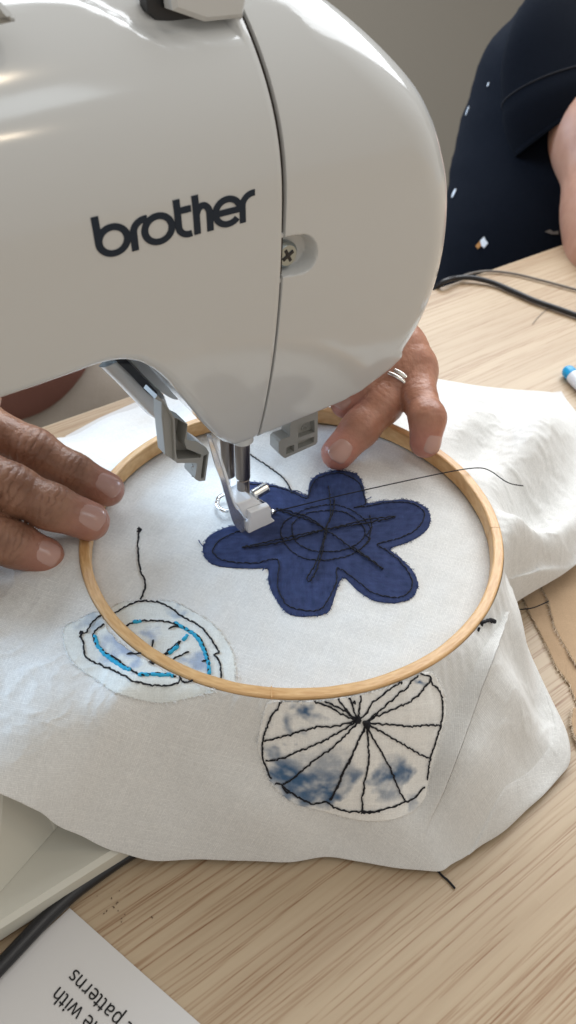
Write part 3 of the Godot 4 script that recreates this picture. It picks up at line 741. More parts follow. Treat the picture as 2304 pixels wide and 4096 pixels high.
	put("knot", stitches([[Vector2(4.9631, 0.1737), Vector2(4.9759, 0.185), Vector2(4.9597, 0.1958), Vector2(4.9784, 0.1786), Vector2(4.9669, 0.1671), Vector2(4.9704, 0.1981), Vector2(4.9627, 0.1803), Vector2(4.9747, 0.1728), Vector2(4.9705, 0.1542)], [Vector2(4.986, 0.1875), Vector2(5.0131, 0.1924), Vector2(4.9911, 0.215), Vector2(5.0089, 0.2041), Vector2(4.9963, 0.1886), Vector2(5.0008, 0.2224), Vector2(4.992, 0.2009), Vector2(5.0082, 0.185), Vector2(4.998, 0.2342)]], true, 0.0006, 0.0014), M.black_thread, wheel)
	put("stitching", stitches([[Vector2(5.6202, 0), Vector2(5.6556, 0), Vector2(5.6856, 0.0107), Vector2(5.7083, 0.023), Vector2(5.7226, 0.0341)], [Vector2(5.701, 0.0184), Vector2(5.7488, 0.0479), Vector2(5.7131, 0.032), Vector2(5.7451, 0.0532), Vector2(5.7356, 0.0412), Vector2(5.7484, 0.0518)]], true, 0.0006, 0.001), M.black_thread, cloth)

# ---------------------------------------------------------------- the hoop
func build_hoop() -> void:
	var hoop := thing("embroidery_hoop", "round wooden embroidery hoop holding the white linen taut", "hoop")
	for ring in 2:
		# [inner radius, outer radius, bottom, top]
		var s: Array = [0.0828, 0.0871, BED + 0.0003, BED + 0.0083] if ring == 0 else [0.0872, 0.0879, BED - 0.002, BED + 0.0025]
		var prof := []
		var c := 0.0009 if ring == 0 else 0.0004
		for k in 4:
			var cx: float = (s[1] - c) if k < 2 else (s[0] + c)
			var cy: float = (s[2] + c) if k == 0 or k == 3 else (s[3] - c)
			for j in 4:
				var a: float = [-PI / 2, 0.0, PI / 2, PI][k] + j * PI / 6
				prof.append(Vector2(cx + c * cos(a), cy + c * sin(a)))
		var v := PackedVector3Array()
		var uv := PackedVector2Array()
		var n := prof.size()
		var seg := 220
		for i in seg + 1:
			var a := TAU * i / seg
			var w := 0.00025 * wob.get_noise_2d(i * 4.0, ring * 90)
			for k in n + 1:
				var q: Vector2 = prof[k % n]
				v.append(Vector3((q.x + w) * cos(a), q.y + 0.00025 * wob.get_noise_2d(300 + i * 5.0, 0), -(q.x + w) * sin(a)))
				uv.append(Vector2(k / float(n) * 1.0, a * 1.6))
		put("inner_ring" if ring == 0 else "outer_ring", solid(v, grid_index(seg + 1, n + 1), Vector3.ZERO, true, uv), M.hoop_wood, hoop)
	# the glued joint of the inner ring
	put("joint", box(Vector3(0.0004, 0.0078, 0.0046), Transform3D(Basis(Vector3.UP, 0.06), Vector3(-0.0057, BED + 0.0047, 0.0849)), 0.0001), M.hoop_wood, hoop)

# ---------------------------------------------------------------- the machine
func back_of(y: float) -> float:      # how far the back face bulges toward the viewer at a height
	return 0.0133 - (1.8 * pow(0.195 - y, 2) if y < 0.195 else (40.0 * pow(y - 0.2, 2.5) if y > 0.2 else 0.0))

var throat: Array = [Vector2(-0.33, 0.1660), Vector2(-0.0895, 0.1662), Vector2(-0.0776, 0.1664), Vector2(-0.0652, 0.1668), Vector2(-0.0562, 0.1670), Vector2(-0.0485, 0.1653), Vector2(-0.0421, 0.1612), Vector2(-0.0350, 0.1530), Vector2(-0.0280, 0.1412), Vector2(-0.0215, 0.1300), Vector2(-0.0165, 0.1215), Vector2(-0.0100, 0.1120), Vector2(-0.0045, 0.1062), Vector2(0.0005, 0.1050), Vector2(0.0075, 0.1050)]
var end_line: Array = [Vector2(0.0075, 0.1050), Vector2(0.0454, 0.1050), Vector2(0.0560, 0.1053), Vector2(0.0663, 0.1068), Vector2(0.0795, 0.1117), Vector2(0.0872, 0.1180), Vector2(0.0935, 0.1336), Vector2(0.0960, 0.1510), Vector2(0.0952, 0.1720), Vector2(0.0912, 0.1917), Vector2(0.0852, 0.2055), Vector2(0.0797, 0.2155), Vector2(0.0732, 0.2245), Vector2(0.0627, 0.2350), Vector2(0.0523, 0.2440), Vector2(0.0428, 0.2510), Vector2(0.0326, 0.2575), Vector2(0.0200, 0.2620), Vector2(0.0100, 0.2655)]

func along(line: Array, a: float) -> float:   # height of a left-to-right line
	for i in line.size() - 1:
		if a <= line[i + 1].x or i == line.size() - 2:
			var p: Vector2 = line[i]
			var q: Vector2 = line[i + 1]
			var h: Vector2 = line[maxi(i - 1, 0)]
			var l: Vector2 = line[mini(i + 2, line.size() - 1)]
			var f := clampf((a - p.x) / (q.x - p.x), 0, 1)
			return cubic_interpolate_in_time(p.y, q.y, h.y, l.y, f, q.x - p.x, h.x - p.x - (0.001 if i == 0 else 0.0), l.x - p.x + (0.001 if i == line.size() - 2 else 0.0))
	return 0.0

func dense(line: Array, per: int) -> Array:
	var out := []
	for i in line.size() - 1:
		for k in per:
			out.append((line[i] as Vector2).cubic_interpolate(line[i + 1], line[maxi(i - 1, 0)], line[mini(i + 2, line.size() - 1)], float(k) / per))
	out.append(line[-1])
	return out

func edge_drop(d: float, r: float) -> float:
	if d >= r:
		return 0.0
	return r - sqrt(maxf(0.0, r * r - (r - d) * (r - d)))

func build_machine() -> void:
	var mc := thing("sewing_machine", "large cream sewing machine with its head over the hooped linen", "sewing machine")
	# main cover
	var v := PackedVector3Array()
	var cols := []
	var a := -0.33
	while a < 0.0068:
		cols.append(a)
		a += 0.02 if a < -0.14 else (0.003 if a < -0.066 else 0.0009)
	cols.append(0.0073)
	var line := dense(throat, 8)
	var rows := 110
	var rec := [Vector2(-0.0946, 0.2593), Vector2(-0.0602, 0.2556), Vector2(-0.0348, 0.2532), Vector2(-0.0295, 0.2506), Vector2(-0.0196, 0.2454), Vector2(-0.0134, 0.2452), Vector2(-0.0084, 0.2452), Vector2(0.0073, 0.2453)]
	for r in rows:
		for c in cols.size():
			var y0 := along(throat, cols[c])
			var f := float(r) / (rows - 1)
			var y := lerpf(y0, 0.268, f * f * 0.35 + f * 0.65)
			var d := 1.0
			if y - y0 < 0.02:
				for q in line:
					d = minf(d, Vector2(cols[c], y).distance_to(q))
				d = minf(d, y - y0)
			var w := back_of(y) - edge_drop(d, 0.0035)
			var lip := along(rec, cols[c])
			w -= 0.0045 * smoothstep(0.0, 0.0016, y - lip) if cols[c] < 0.004 else 0.0
			if cols[c] > 0.0066:
				w -= 0.0004
			v.append(mp(cols[c], w, y))
	var idx := grid_index(rows, cols.size())
	var base := v.size()
	for k in 8:
		for c in cols.size():
			var y0 := along(throat, cols[c])
			v.append(mp(cols[c], lerpf(back_of(y0) - 0.0035, -0.034, k / 7.0), y0 + 0.0025 * pow(k / 7.0, 2)))
	idx.append_array(grid_index(8, cols.size(), false, base))
	put("back_cover", solid(v, idx, W + Vector3(0, 0.2, 0)), M.shell_plastic, mc)
	# far half of the shell and the top
	v = PackedVector3Array()
	for k in 14:
		for c in cols.size():
			var y0 := along(throat, cols[c]) - 0.004
			var w: float = [-0.048, -0.047, -0.049, -0.06, -0.075, -0.082, -0.086, -0.088, -0.088, -0.086, -0.08, -0.07, -0.05, -0.0335][k]
			var y: float = [y0 + 0.02, y0 + 0.0006, y0, y0, y0 + 0.001, y0 + 0.004, 0.17, 0.2, 0.23, 0.25, 0.262, 0.27, 0.272, 0.2681][k]
			v.append(mp(cols[c], w, y))
	put("front_cover", solid(v, grid_index(14, cols.size()), -W), M.shell_plastic, mc)
	# end cap
	v = PackedVector3Array()
	var outline := dense(end_line, 10)
	var nrow := 292
	var ys := []
	for r in nrow:
		ys.append(0.105 + 0.1600 * r / (nrow - 1))
	var reach := []
	for y in ys:
		var best := 0.02
		for i in outline.size() - 1:
			var p: Vector2 = outline[i]
			var q: Vector2 = outline[i + 1]
			if (p.y - y) * (q.y - y) <= 0.0 and absf(p.y - q.y) > 1e-7:
				best = maxf(best, lerpf(p.x, q.x, (y - p.y) / (q.y - p.y)))
		reach.append(best)
	reach[0] = 0.0460
	var ncol := 75
	for r in nrow:
		for cc in ncol:
			var c := maxi(cc - 1, 0)
			var x0 := 0.0079 + 0.0008 * smoothstep(0.165, 0.215, ys[r])
			var x := x0 + (0.0247 - x0) * c / 30.0
			if reach[r] < 0.03:
				x = lerpf(x0, reach[r], float(c) / (ncol - 2))
			elif c > 30:
				var f := (c - 30.0) / (ncol - 32.0)
				x = lerpf(0.0247, reach[r], sin(f * PI / 2))
			var d := 1.0
			var rad := 0.003
			var q := Vector2(x, ys[r])
			for i in range(0, outline.size() - 1):
				var n := Geometry2D.get_closest_point_to_segment(q, outline[i], outline[i + 1])
				var e := n.distance_to(q)
				if e < d:
					d = e
					var t: Vector2 = (outline[i + 1] - outline[i]).normalized()
					rad = 0.003 + 0.017 * clampf(t.y, 0, 1) + 0.004 * clampf(-t.x, 0, 1)
			if cc == ncol - 1 or r == 0:
				d = 0.0
			var w := back_of(ys[r]) - edge_drop(d, rad)
			# pocket of the cover screw
			var s := Vector2(x - 0.0128, ys[r] - 0.1849 + (x - 0.0128) * 0.12)
			var pocket := maxf(absf(s.y) - 0.0056, 0.0) if s.x < 0.0023 else maxf(Vector2(s.x - 0.0023, s.y).length() - 0.0056, 0.0)
			w -= 0.0055 * (1.0 - smoothstep(0.0, 0.0011, pocket))
			if cc == 0:      # the cut edge along the seam
				w -= 0.004
			v.append(mp(x, w, ys[r]))
	idx = grid_index(nrow, ncol)
	base = v.size()
	for side in 2:      # bottom edge and end edge, carried back to the front cover
		var cnt := ncol if side == 0 else nrow
		var at := v.size()
		for k in 6:
			for i in cnt:
				var p := v[i] if side == 0 else v[i * ncol + ncol - 1]
				var w0 := (p - NEEDLE).dot(W)
				v.append(p + W * (lerpf(w0, -0.086, k / 5.0) - w0))
		idx.append_array(grid_index(6, cnt, false, at))
	put("end_cover", solid(v, idx, W + Vector3(0, 0.2, 0)), M.shell_plastic, mc)
	# seam: dark core between the two covers
	var core := [Vector2(-0.08, 0.108)]
	for k in 40:
		var y := 0.1065 + 0.1585 * k / 39
		core.append(Vector2(back_of(y) - 0.0014, y))
	core.append(Vector2(-0.08, 0.262))
	put("seam", plate(core, mp(0.0060, 0, 0), W, Vector3.UP, U * 0.0026), M.seam_brown, mc)
	put("inner_frame", plate([Vector2(-0.32, 0.172), Vector2(-0.05, 0.172), Vector2(-0.02, 0.135), Vector2(-0.004, 0.112), Vector2(0.0055, 0.109), Vector2(0.0055, 0.24), Vector2(-0.32, 0.24)], mp(0, -0.02, 0), U, Vector3.UP, W * -0.05), M.dark_plastic, mc)
	# tabs that bridge the seam above and below the screw
	for y in [0.1925, 0.1772]:
		put("seam_tab", box(Vector3(0.0016, 0.0016, 0.003), Transform3D(Basis(U, Vector3.UP, W), mp(0.0078, back_of(y) - 0.0022, y)), 0.0002), M.shell_plastic, mc)
	# cover screw with its cross recess
	var sc := thing_part("cover_screw", mc)
	var s0 := mp(0.0118, back_of(0.1849) - 0.0062, 0.1842)
	put("screw_head", rod(s0, s0 + W * 0.0036, 0.0043, 28, 0.0009), M.screw_zinc, sc)
	for k in 2:
		put("cross_slot", box(Vector3(0.0011, 0.0046, 0.0008), Transform3D(Basis(W, 0.5 + k * PI / 2) * Basis(U, Vector3.UP, W), s0 + W * (0.00345 + 0.00012 * k)), 0.0001), M.dark_plastic, sc)
	build_logo(mc)
	# bar of the front shell seen through the throat
	var bar_l := [Vector3(-0.0346, 0.128, -0.05), Vector3(-0.0336, 0.1269, -0.05), Vector3(-0.0272, 0.1166, -0.05), Vector3(-0.021, 0.1059, -0.05), Vector3(-0.0161, 0.0977, -0.05), Vector3(-0.0112, 0.093, -0.05)]
	var bar_r := [Vector3(-0.0295, 0.131, -0.044), Vector3(-0.0279, 0.1292, -0.044), Vector3(-0.0219, 0.1198, -0.044), Vector3(-0.016, 0.1104, -0.044), Vector3(-0.0136, 0.1057, -0.044), Vector3(-0.0121, 0.0974, -0.044)]
	v = PackedVector3Array()
	for i in bar_l.size():
		var p: Vector3 = mp(bar_l[i].x, bar_l[i].z, bar_l[i].y)
		var q: Vector3 = mp(bar_r[i].x, bar_r[i].z, bar_r[i].y)
		var n := (W * 0.6 - U * 0.8)
		for k in 9:
			var f := k / 8.0
			v.append(p.lerp(q, f) + n * 0.0022 * sin(f * PI) )
		v.append(q - n * 0.006)
		v.append(p - n * 0.006)
	put("throat_bar", solid(v, grid_index(bar_l.size(), 11, true)), M.shell_plastic, mc)
	# pressing lever, a ribbed channel on a pivot
	await build_lever(mc)
	await build_bracket(mc)
	build_foot(mc)
	# lamp under the head
	var lamp := put("led_lamp", rod(mp(0.012, -0.032, 0.1030), mp(0.012, -0.032, 0.1058), 0.0035, 20, 0.0006), M.led_lamp_glow, mc)
	var spot := SpotLight3D.new()
	spot.name = "led_light"
	mc.add_child(spot, true)
	spot.look_at_from_position(mp(0.012, -0.032, 0.1024), mp(-0.014, -0.004, 0.06), Vector3.FORWARD)
	spot.light_color = Color(0.86, 0.93, 1.0)
	spot.light_energy = 0.0017
	spot.light_size = 0.004
	spot.spot_angle = 72
	spot.spot_angle_attenuation = 0.9
	spot.spot_range = 3.0
	spot.spot_attenuation = 2.0
	spot.shadow_enabled = true
	# slider on top with its dark slot
	var kn := thing_part("thread_guide", mc)
	put("slot", plate([Vector2(-0.0198, 0.2548), Vector2(-0.0198, 0.2511), Vector2(-0.0176, 0.2492), Vector2(-0.0017, 0.2461), Vector2(0.0107, 0.2469), Vector2(0.0095, 0.2498), Vector2(0.0092, 0.2555), Vector2(-0.0179, 0.2591)], mp(0, -0.0165, 0), U, Vector3.UP, W * 0.0045, 0.0003), M.dark_plastic, kn)
	put("knob", plate([Vector2(-0.0154, 0.2574), Vector2(-0.015, 0.2519), Vector2(-0.0053, 0.2485), Vector2(0.0072, 0.2483), Vector2(0.0084, 0.253), Vector2(0.0088, 0.2576)], mp(0, -0.0125, 0), U, Vector3.UP, W * 0.0065, 0.0012), M.shell_plastic, kn)
	# small dark grey wedge set on the far left of the top
	put("grey_wedge", plate([Vector2(-0.0704, 0.2624), Vector2(-0.0646, 0.2606), Vector2(-0.0625, 0.2583), Vector2(-0.061, 0.2564), Vector2(-0.06, 0.2551), Vector2(-0.06, 0.2543), Vector2(-0.0643, 0.2539), Vector2(-0.0726, 0.2536)], mp(0, -0.008, 0), U, Vector3.UP, W * 0.008, 0.0015), M.grey_plastic, mc)
	# free arm under the cloth, base plate, pillar
	var foot := [Vector2(0.07, 0.036), Vector2(-0.10, 0.044), Vector2(-0.119, 0.0515), Vector2(-0.145, 0.0620), Vector2(-0.18, 0.070), Vector2(-0.33, 0.070), Vector2(-0.33, -0.09), Vector2(-0.2, -0.09), Vector2(-0.2, -0.06), Vector2(0.07, -0.06)]
	var head := [Vector2(0.07, 0.032), Vector2(-0.10, 0.031), Vector2(-0.119, 0.032), Vector2(-0.145, 0.033), Vector2(-0.18, 0.035), Vector2(-0.33, 0.041), Vector2(-0.33, -0.09), Vector2(-0.2, -0.09), Vector2(-0.2, -0.06), Vector2(0.07, -0.06)]
	v = PackedVector3Array()
	for ringed in [[foot, 0.0132], [head, 0.0560], [head, 0.0584]]:
		for q in ringed[0]:
			v.append(mp(q.x, q.y - (0.002 if ringed[1] > 0.058 and q.y > 0 else 0.0), ringed[1]))
	idx = grid_index(3, 10, true)
	for t in Geometry2D.triangulate_polygon(PackedVector2Array(head)):
		idx.append(20 + t)
	for t in Geometry2D.triangulate_polygon(PackedVector2Array(foot)):
		idx.append(t)
	put("free_arm", solid_oriented(v, idx), M.base_plastic, mc)
	put("base_plate", plate([Vector2(0.05, 0.02), Vector2(-0.06, 0.0655), Vector2(-0.09, 0.0716), Vector2(-0.345, 0.0725), Vector2(-0.345, -0.09), Vector2(0.05, -0.05)], mp(0, 0, 0.0022), U, W, Vector3(0, 0.0108, 0), 0.0018), M.base_plastic, mc)
	put("rubber_foot", rod(mp(-0.13, 0.05, 0.0), mp(-0.13, 0.05, 0.0021), 0.008, 20, 0.0002), M.dark_plastic, mc)
	put("rubber_foot", rod(mp(0.02, -0.02, 0.0), mp(0.02, -0.02, 0.0021), 0.008, 20, 0.0002), M.dark_plastic, mc)
	put("pillar", box(Vector3(0.13, 0.12, 0.125), Transform3D(Basis(U, Vector3.UP, W), mp(-0.262, -0.0175, 0.115)), 0.008), M.shell_plastic, mc)

func thing_part(called: String, parent: Node) -> Node3D:
	var o := Node3D.new()
	o.name = called
	parent.add_child(o, true)
	return o

# the maker's name, drawn as strokes of round letters laid on the back face
func build_logo(mc: Node) -> void:
	var sx := 0.00533
	var sy := 0.00447
	var o := Vector2(-0.0492, 0.2045)
	var strokes := []       # [letter, points in letter units (round bowl of radius 1 outside)]
	var R := 0.8
	var ring := func(cx: float, from: float, to: float, r := 0.8) -> Array:
		var out := []
		for k in 33:
			var t := deg_to_rad(lerpf(from, to, k / 32.0))
			out.append(Vector2(cx + r * cos(t), r * sin(t)))
		return out
	var hook := func(x: float) -> Array:      # the letter r
		var out := [Vector2(x, -0.98), Vector2(x, 0.1)]
		for k in 9:
			var t := deg_to_rad(lerpf(180, 82, k / 8.0))
			out.append(Vector2(x + 0.75 + 0.75 * cos(t), 0.1 + 0.72 * sin(t)))
		return out
	var tail := []                            # the letter t curls into the h
	tail.append(Vector2(3.80, 1.50))
	tail.append(Vector2(3.80, -0.2))
	for k in 11:
		var t := deg_to_rad(lerpf(180, 285, k / 10.0))
		tail.append(Vector2(4.42 + 0.62 * cos(t), -0.2 + 0.60 * sin(t)))
	var arch := [Vector2(5.74, -0.95), Vector2(5.74, 0.2)]
	for k in 11:
		var t := deg_to_rad(lerpf(0, 165, k / 10.0))
		arch.append(Vector2(5.34 + 0.40 * cos(t), 0.2 + 0.58 * sin(t)))
	strokes = [["letter_b", [Vector2(-0.8, 1.6), Vector2(-0.8, 0.0)]], ["letter_b", ring.call(0.0, 0, 360)], ["letter_r", hook.call(1.16)], ["letter_o", ring.call(2.6, 0, 360)], ["letter_t", tail], ["letter_t", [Vector2(3.9, 0.78), Vector2(4.62, 0.78)]], ["letter_h", [Vector2(4.92, 1.5), Vector2(4.92, -0.95)]], ["letter_h", arch], ["letter_e", ring.call(6.9, 3, 318)], ["letter_e", [Vector2(6.2, 0.0), Vector2(7.86, 0.0)]], ["letter_r", hook.call(7.86)]]
	var names := {}
	for s in strokes:
		if not names.has(s[0] + ("2" if s[0] == "letter_r" and s[1][0].x > 5 else "")):
			names[s[0] + ("2" if s[0] == "letter_r" and s[1][0].x > 5 else "")] = []
		names[s[0] + ("2" if s[0] == "letter_r" and s[1][0].x > 5 else "")].append(s[1])
	var badge := thing_part("maker_name", mc)
	var layer := 0
	for key in names:
		var v := PackedVector3Array()
		var idx := PackedInt32Array()
		for pts in names[key]:
			layer += 1
			var fine := []
			for i in pts.size() - 1:
				var steps := maxi(1, int(pts[i].distance_to(pts[i + 1]) / 0.12))
				for k in steps:
					fine.append(pts[i].lerp(pts[i + 1], float(k) / steps))
			fine.append(pts[-1])
			var base := v.size()
			var n := fine.size()
			var closed: bool = fine[0].distance_to(fine[n - 1]) < 0.01
			for i in n:
				var before: Vector2 = fine[n - 2] if closed and i == 0 else fine[maxi(i - 1, 0)]
				var after: Vector2 = fine[1] if closed and i == n - 1 else fine[mini(i + 1, n - 1)]
				var d := (after - before).normalized()
				var nn := Vector2(-d.y, d.x) * 0.2
				for k in [[-1.0, -0.0003], [-1.0, 0.0], [1.0, 0.0], [1.0, -0.0003]]:
					var q: Vector2 = fine[i] + nn * k[0]
					var aa := o.x + q.x * sx
					var y := o.y + q.y * sy
					v.append(mp(aa, back_of(y) + 0.00018 + 0.00001 * (layer % 11) + k[1], y))
			idx.append_array(grid_index(n, 4, false, base))
		put("letter", solid(v, idx, W, false), M.logo_ink, badge)

func csg_mesh(root: CSGShape3D) -> Mesh:
	add_child(root, true)
	await get_tree().process_frame
	await get_tree().process_frame
	var m: Mesh = root.bake_static_mesh()
	remove_child(root)
	root.free()
	return m

# outline minus pockets, extruded toward the viewer from plane w by depth; pockets cut from the near face
func pocketed(outline: Array, pockets: Array, w: float, depth: float, cut: float) -> Mesh:
	var body := CSGPolygon3D.new()
	body.name = "body"
	body.polygon = PackedVector2Array(outline)
	body.depth = depth
	for p in pockets:
		var c := CSGPolygon3D.new()
		c.name = "cut"
		c.polygon = PackedVector2Array(p)
		c.depth = cut + 0.002
		c.operation = CSGShape3D.OPERATION_SUBTRACTION
		c.position.z = 0.002
		body.add_child(c, true)
	var m: Mesh = await csg_mesh(body)
	# CSG polygons are extruded toward -z from 0: turn into machine axes
	var out := ArrayMesh.new()
	var xf := Transform3D(Basis(U, Vector3.UP, W), mp(0, w + depth, 0))
	for s in m.get_surface_count():
		var arr := m.surface_get_arrays(s)
		var vv: PackedVector3Array = arr[Mesh.ARRAY_VERTEX]
		var nn: PackedVector3Array = arr[Mesh.ARRAY_NORMAL]
		for i in vv.size():
			vv[i] = xf * vv[i]
			nn[i] = xf.basis * nn[i]
		var fresh := []
		fresh.resize(Mesh.ARRAY_MAX)
		fresh[Mesh.ARRAY_VERTEX] = vv
		fresh[Mesh.ARRAY_NORMAL] = nn
		if arr[Mesh.ARRAY_INDEX] != null:
			fresh[Mesh.ARRAY_INDEX] = arr[Mesh.ARRAY_INDEX]
		out.add_surface_from_arrays(Mesh.PRIMITIVE_TRIANGLES, fresh)
	return out

func build_lever(mc: Node) -> void:
	var lv := thing_part("presser_lever", mc)
	put("lever_arm", await pocketed([Vector2(-0.0309, 0.1362), Vector2(-0.0282, 0.1321), Vector2(-0.0253, 0.1247), Vector2(-0.0198, 0.1192), Vector2(-0.0208, 0.1122), Vector2(-0.0163, 0.1095), Vector2(-0.0124, 0.1049), Vector2(-0.0113, 0.102), Vector2(-0.0138, 0.0887), Vector2(-0.0167, 0.0897), Vector2(-0.0184, 0.0924), Vector2(-0.0168, 0.0992), Vector2(-0.0258, 0.1032), Vector2(-0.0265, 0.1054), Vector2(-0.0257, 0.1237), Vector2(-0.0284, 0.1317), Vector2(-0.032, 0.1351)], [[Vector2(-0.0249, 0.1242), Vector2(-0.0199, 0.1189), Vector2(-0.0217, 0.1118), Vector2(-0.021, 0.108), Vector2(-0.0148, 0.1025), Vector2(-0.0152, 0.1011), Vector2(-0.0253, 0.1049), Vector2(-0.0257, 0.1074)], [Vector2(-0.0139, 0.1014), Vector2(-0.0121, 0.1016), Vector2(-0.0144, 0.0905), Vector2(-0.0159, 0.0906)]], -0.0165, 0.0085, 0.0065), M.grey_plastic, lv)
	put("lever_side", plate([Vector2(-0.0286, 0.133), Vector2(-0.027, 0.1301), Vector2(-0.0246, 0.1228), Vector2(-0.0254, 0.104), Vector2(-0.0249, 0.1019), Vector2(-0.0294, 0.1076), Vector2(-0.0293, 0.1248)], mp(0, -0.0160, 0), U, Vector3.UP, W * 0.0065, 0.0004), M.grey_plastic, lv)
	put("lever_grip", plate([Vector2(-0.0175, 0.0972), Vector2(-0.0152, 0.0965), Vector2(-0.0148, 0.0867), Vector2(-0.0162, 0.088), Vector2(-0.0184, 0.0919)], mp(0, -0.0165, 0), U, Vector3.UP, W * 0.0055, 0.0003), M.grey_plastic, lv)
	for k in 4:
		var p: Vector2 = [Vector2(-0.0177, 0.0964), Vector2(-0.0156, 0.0947), Vector2(-0.0182, 0.0931), Vector2(-0.0163, 0.0912)][0]
		var q: Vector2 = [Vector2(-0.0155, 0.0945), Vector2(-0.0156, 0.0946), Vector2(-0.0161, 0.0908), Vector2(-0.0163, 0.0912)][0]
		var dy := -0.00165 * k
		put("grip_rib", tube(PackedVector3Array([mp(p.x - 0.0001 * k, -0.0108, p.y + dy), mp(q.x - 0.0001 * k, -0.0108, q.y + dy)]), 0.0005, 8), M.grey_plastic, lv)
	put("lever_slot", plate([Vector2(-0.0319, 0.1353), Vector2(-0.0271, 0.1336), Vector2(-0.0243, 0.129), Vector2(-0.0174, 0.117), Vector2(-0.0191, 0.115), Vector2(-0.0219, 0.1187), Vector2(-0.0279, 0.129)], mp(0, -0.040, 0), U, Vector3.UP, W * 0.004), M.dark_plastic, lv)

func build_bracket(mc: Node) -> void:
	var br := thing_part("threader_bracket", mc)
	put("bracket_body", await pocketed([Vector2(0.0316, 0.1041), Vector2(0.0461, 0.1035), Vector2(0.0471, 0.0801), Vector2(0.0462, 0.0789), Vector2(0.0293, 0.0786), Vector2(0.0281, 0.0795), Vector2(0.0255, 0.0836), Vector2(0.0255, 0.089), Vector2(0.0268, 0.0897), Vector2(0.0316, 0.0895)], [[Vector2(0.0357, 0.0942), Vector2(0.0447, 0.0928), Vector2(0.0452, 0.086), Vector2(0.0361, 0.0869)], [Vector2(0.0361, 0.0847), Vector2(0.0451, 0.0838), Vector2(0.0451, 0.0805), Vector2(0.0361, 0.0807)], [Vector2(0.0297, 0.0844), Vector2(0.0341, 0.084), Vector2(0.034, 0.0803), Vector2(0.0298, 0.0804)]], -0.0185, 0.0065, 0.0028), M.grey_plastic, br)
	put("bracket_side", plate([Vector2(0.0266, 0.0821), Vector2(0.0265, 0.0876), Vector2(0.0279, 0.0883), Vector2(0.0327, 0.0881), Vector2(0.033, 0.0939), Vector2(0.0346, 0.0939), Vector2(0.0352, 0.0859), Vector2(0.0295, 0.0855), Vector2(0.0294, 0.0779)], mp(0, -0.0185, 0), U, Vector3.UP, W * 0.0052, 0.0003), M.grey_plastic, br)
	# the moulded mark: a ring with an arrow-like N
	var c: Vector2 = [Vector2(0.0415, 0.0886)][0]
	var ringp := PackedVector3Array()
	for k in 25:
		ringp.append(mp(c.x + 0.0016 * cos(TAU * k / 24), -0.0146, c.y + 0.0016 * sin(TAU * k / 24)))
	put("moulded_mark", tube(ringp, 0.00016, 6), M.grey_plastic, br)
	put("moulded_mark", tube(PackedVector3Array([mp(c.x - 0.0006, -0.0146, c.y - 0.0009), mp(c.x - 0.0004, -0.0146, c.y + 0.0009), mp(c.x + 0.0006, -0.0146, c.y - 0.0007), mp(c.x + 0.0006, -0.0146, c.y + 0.0009)]), 0.00016, 6), M.grey_plastic, br)

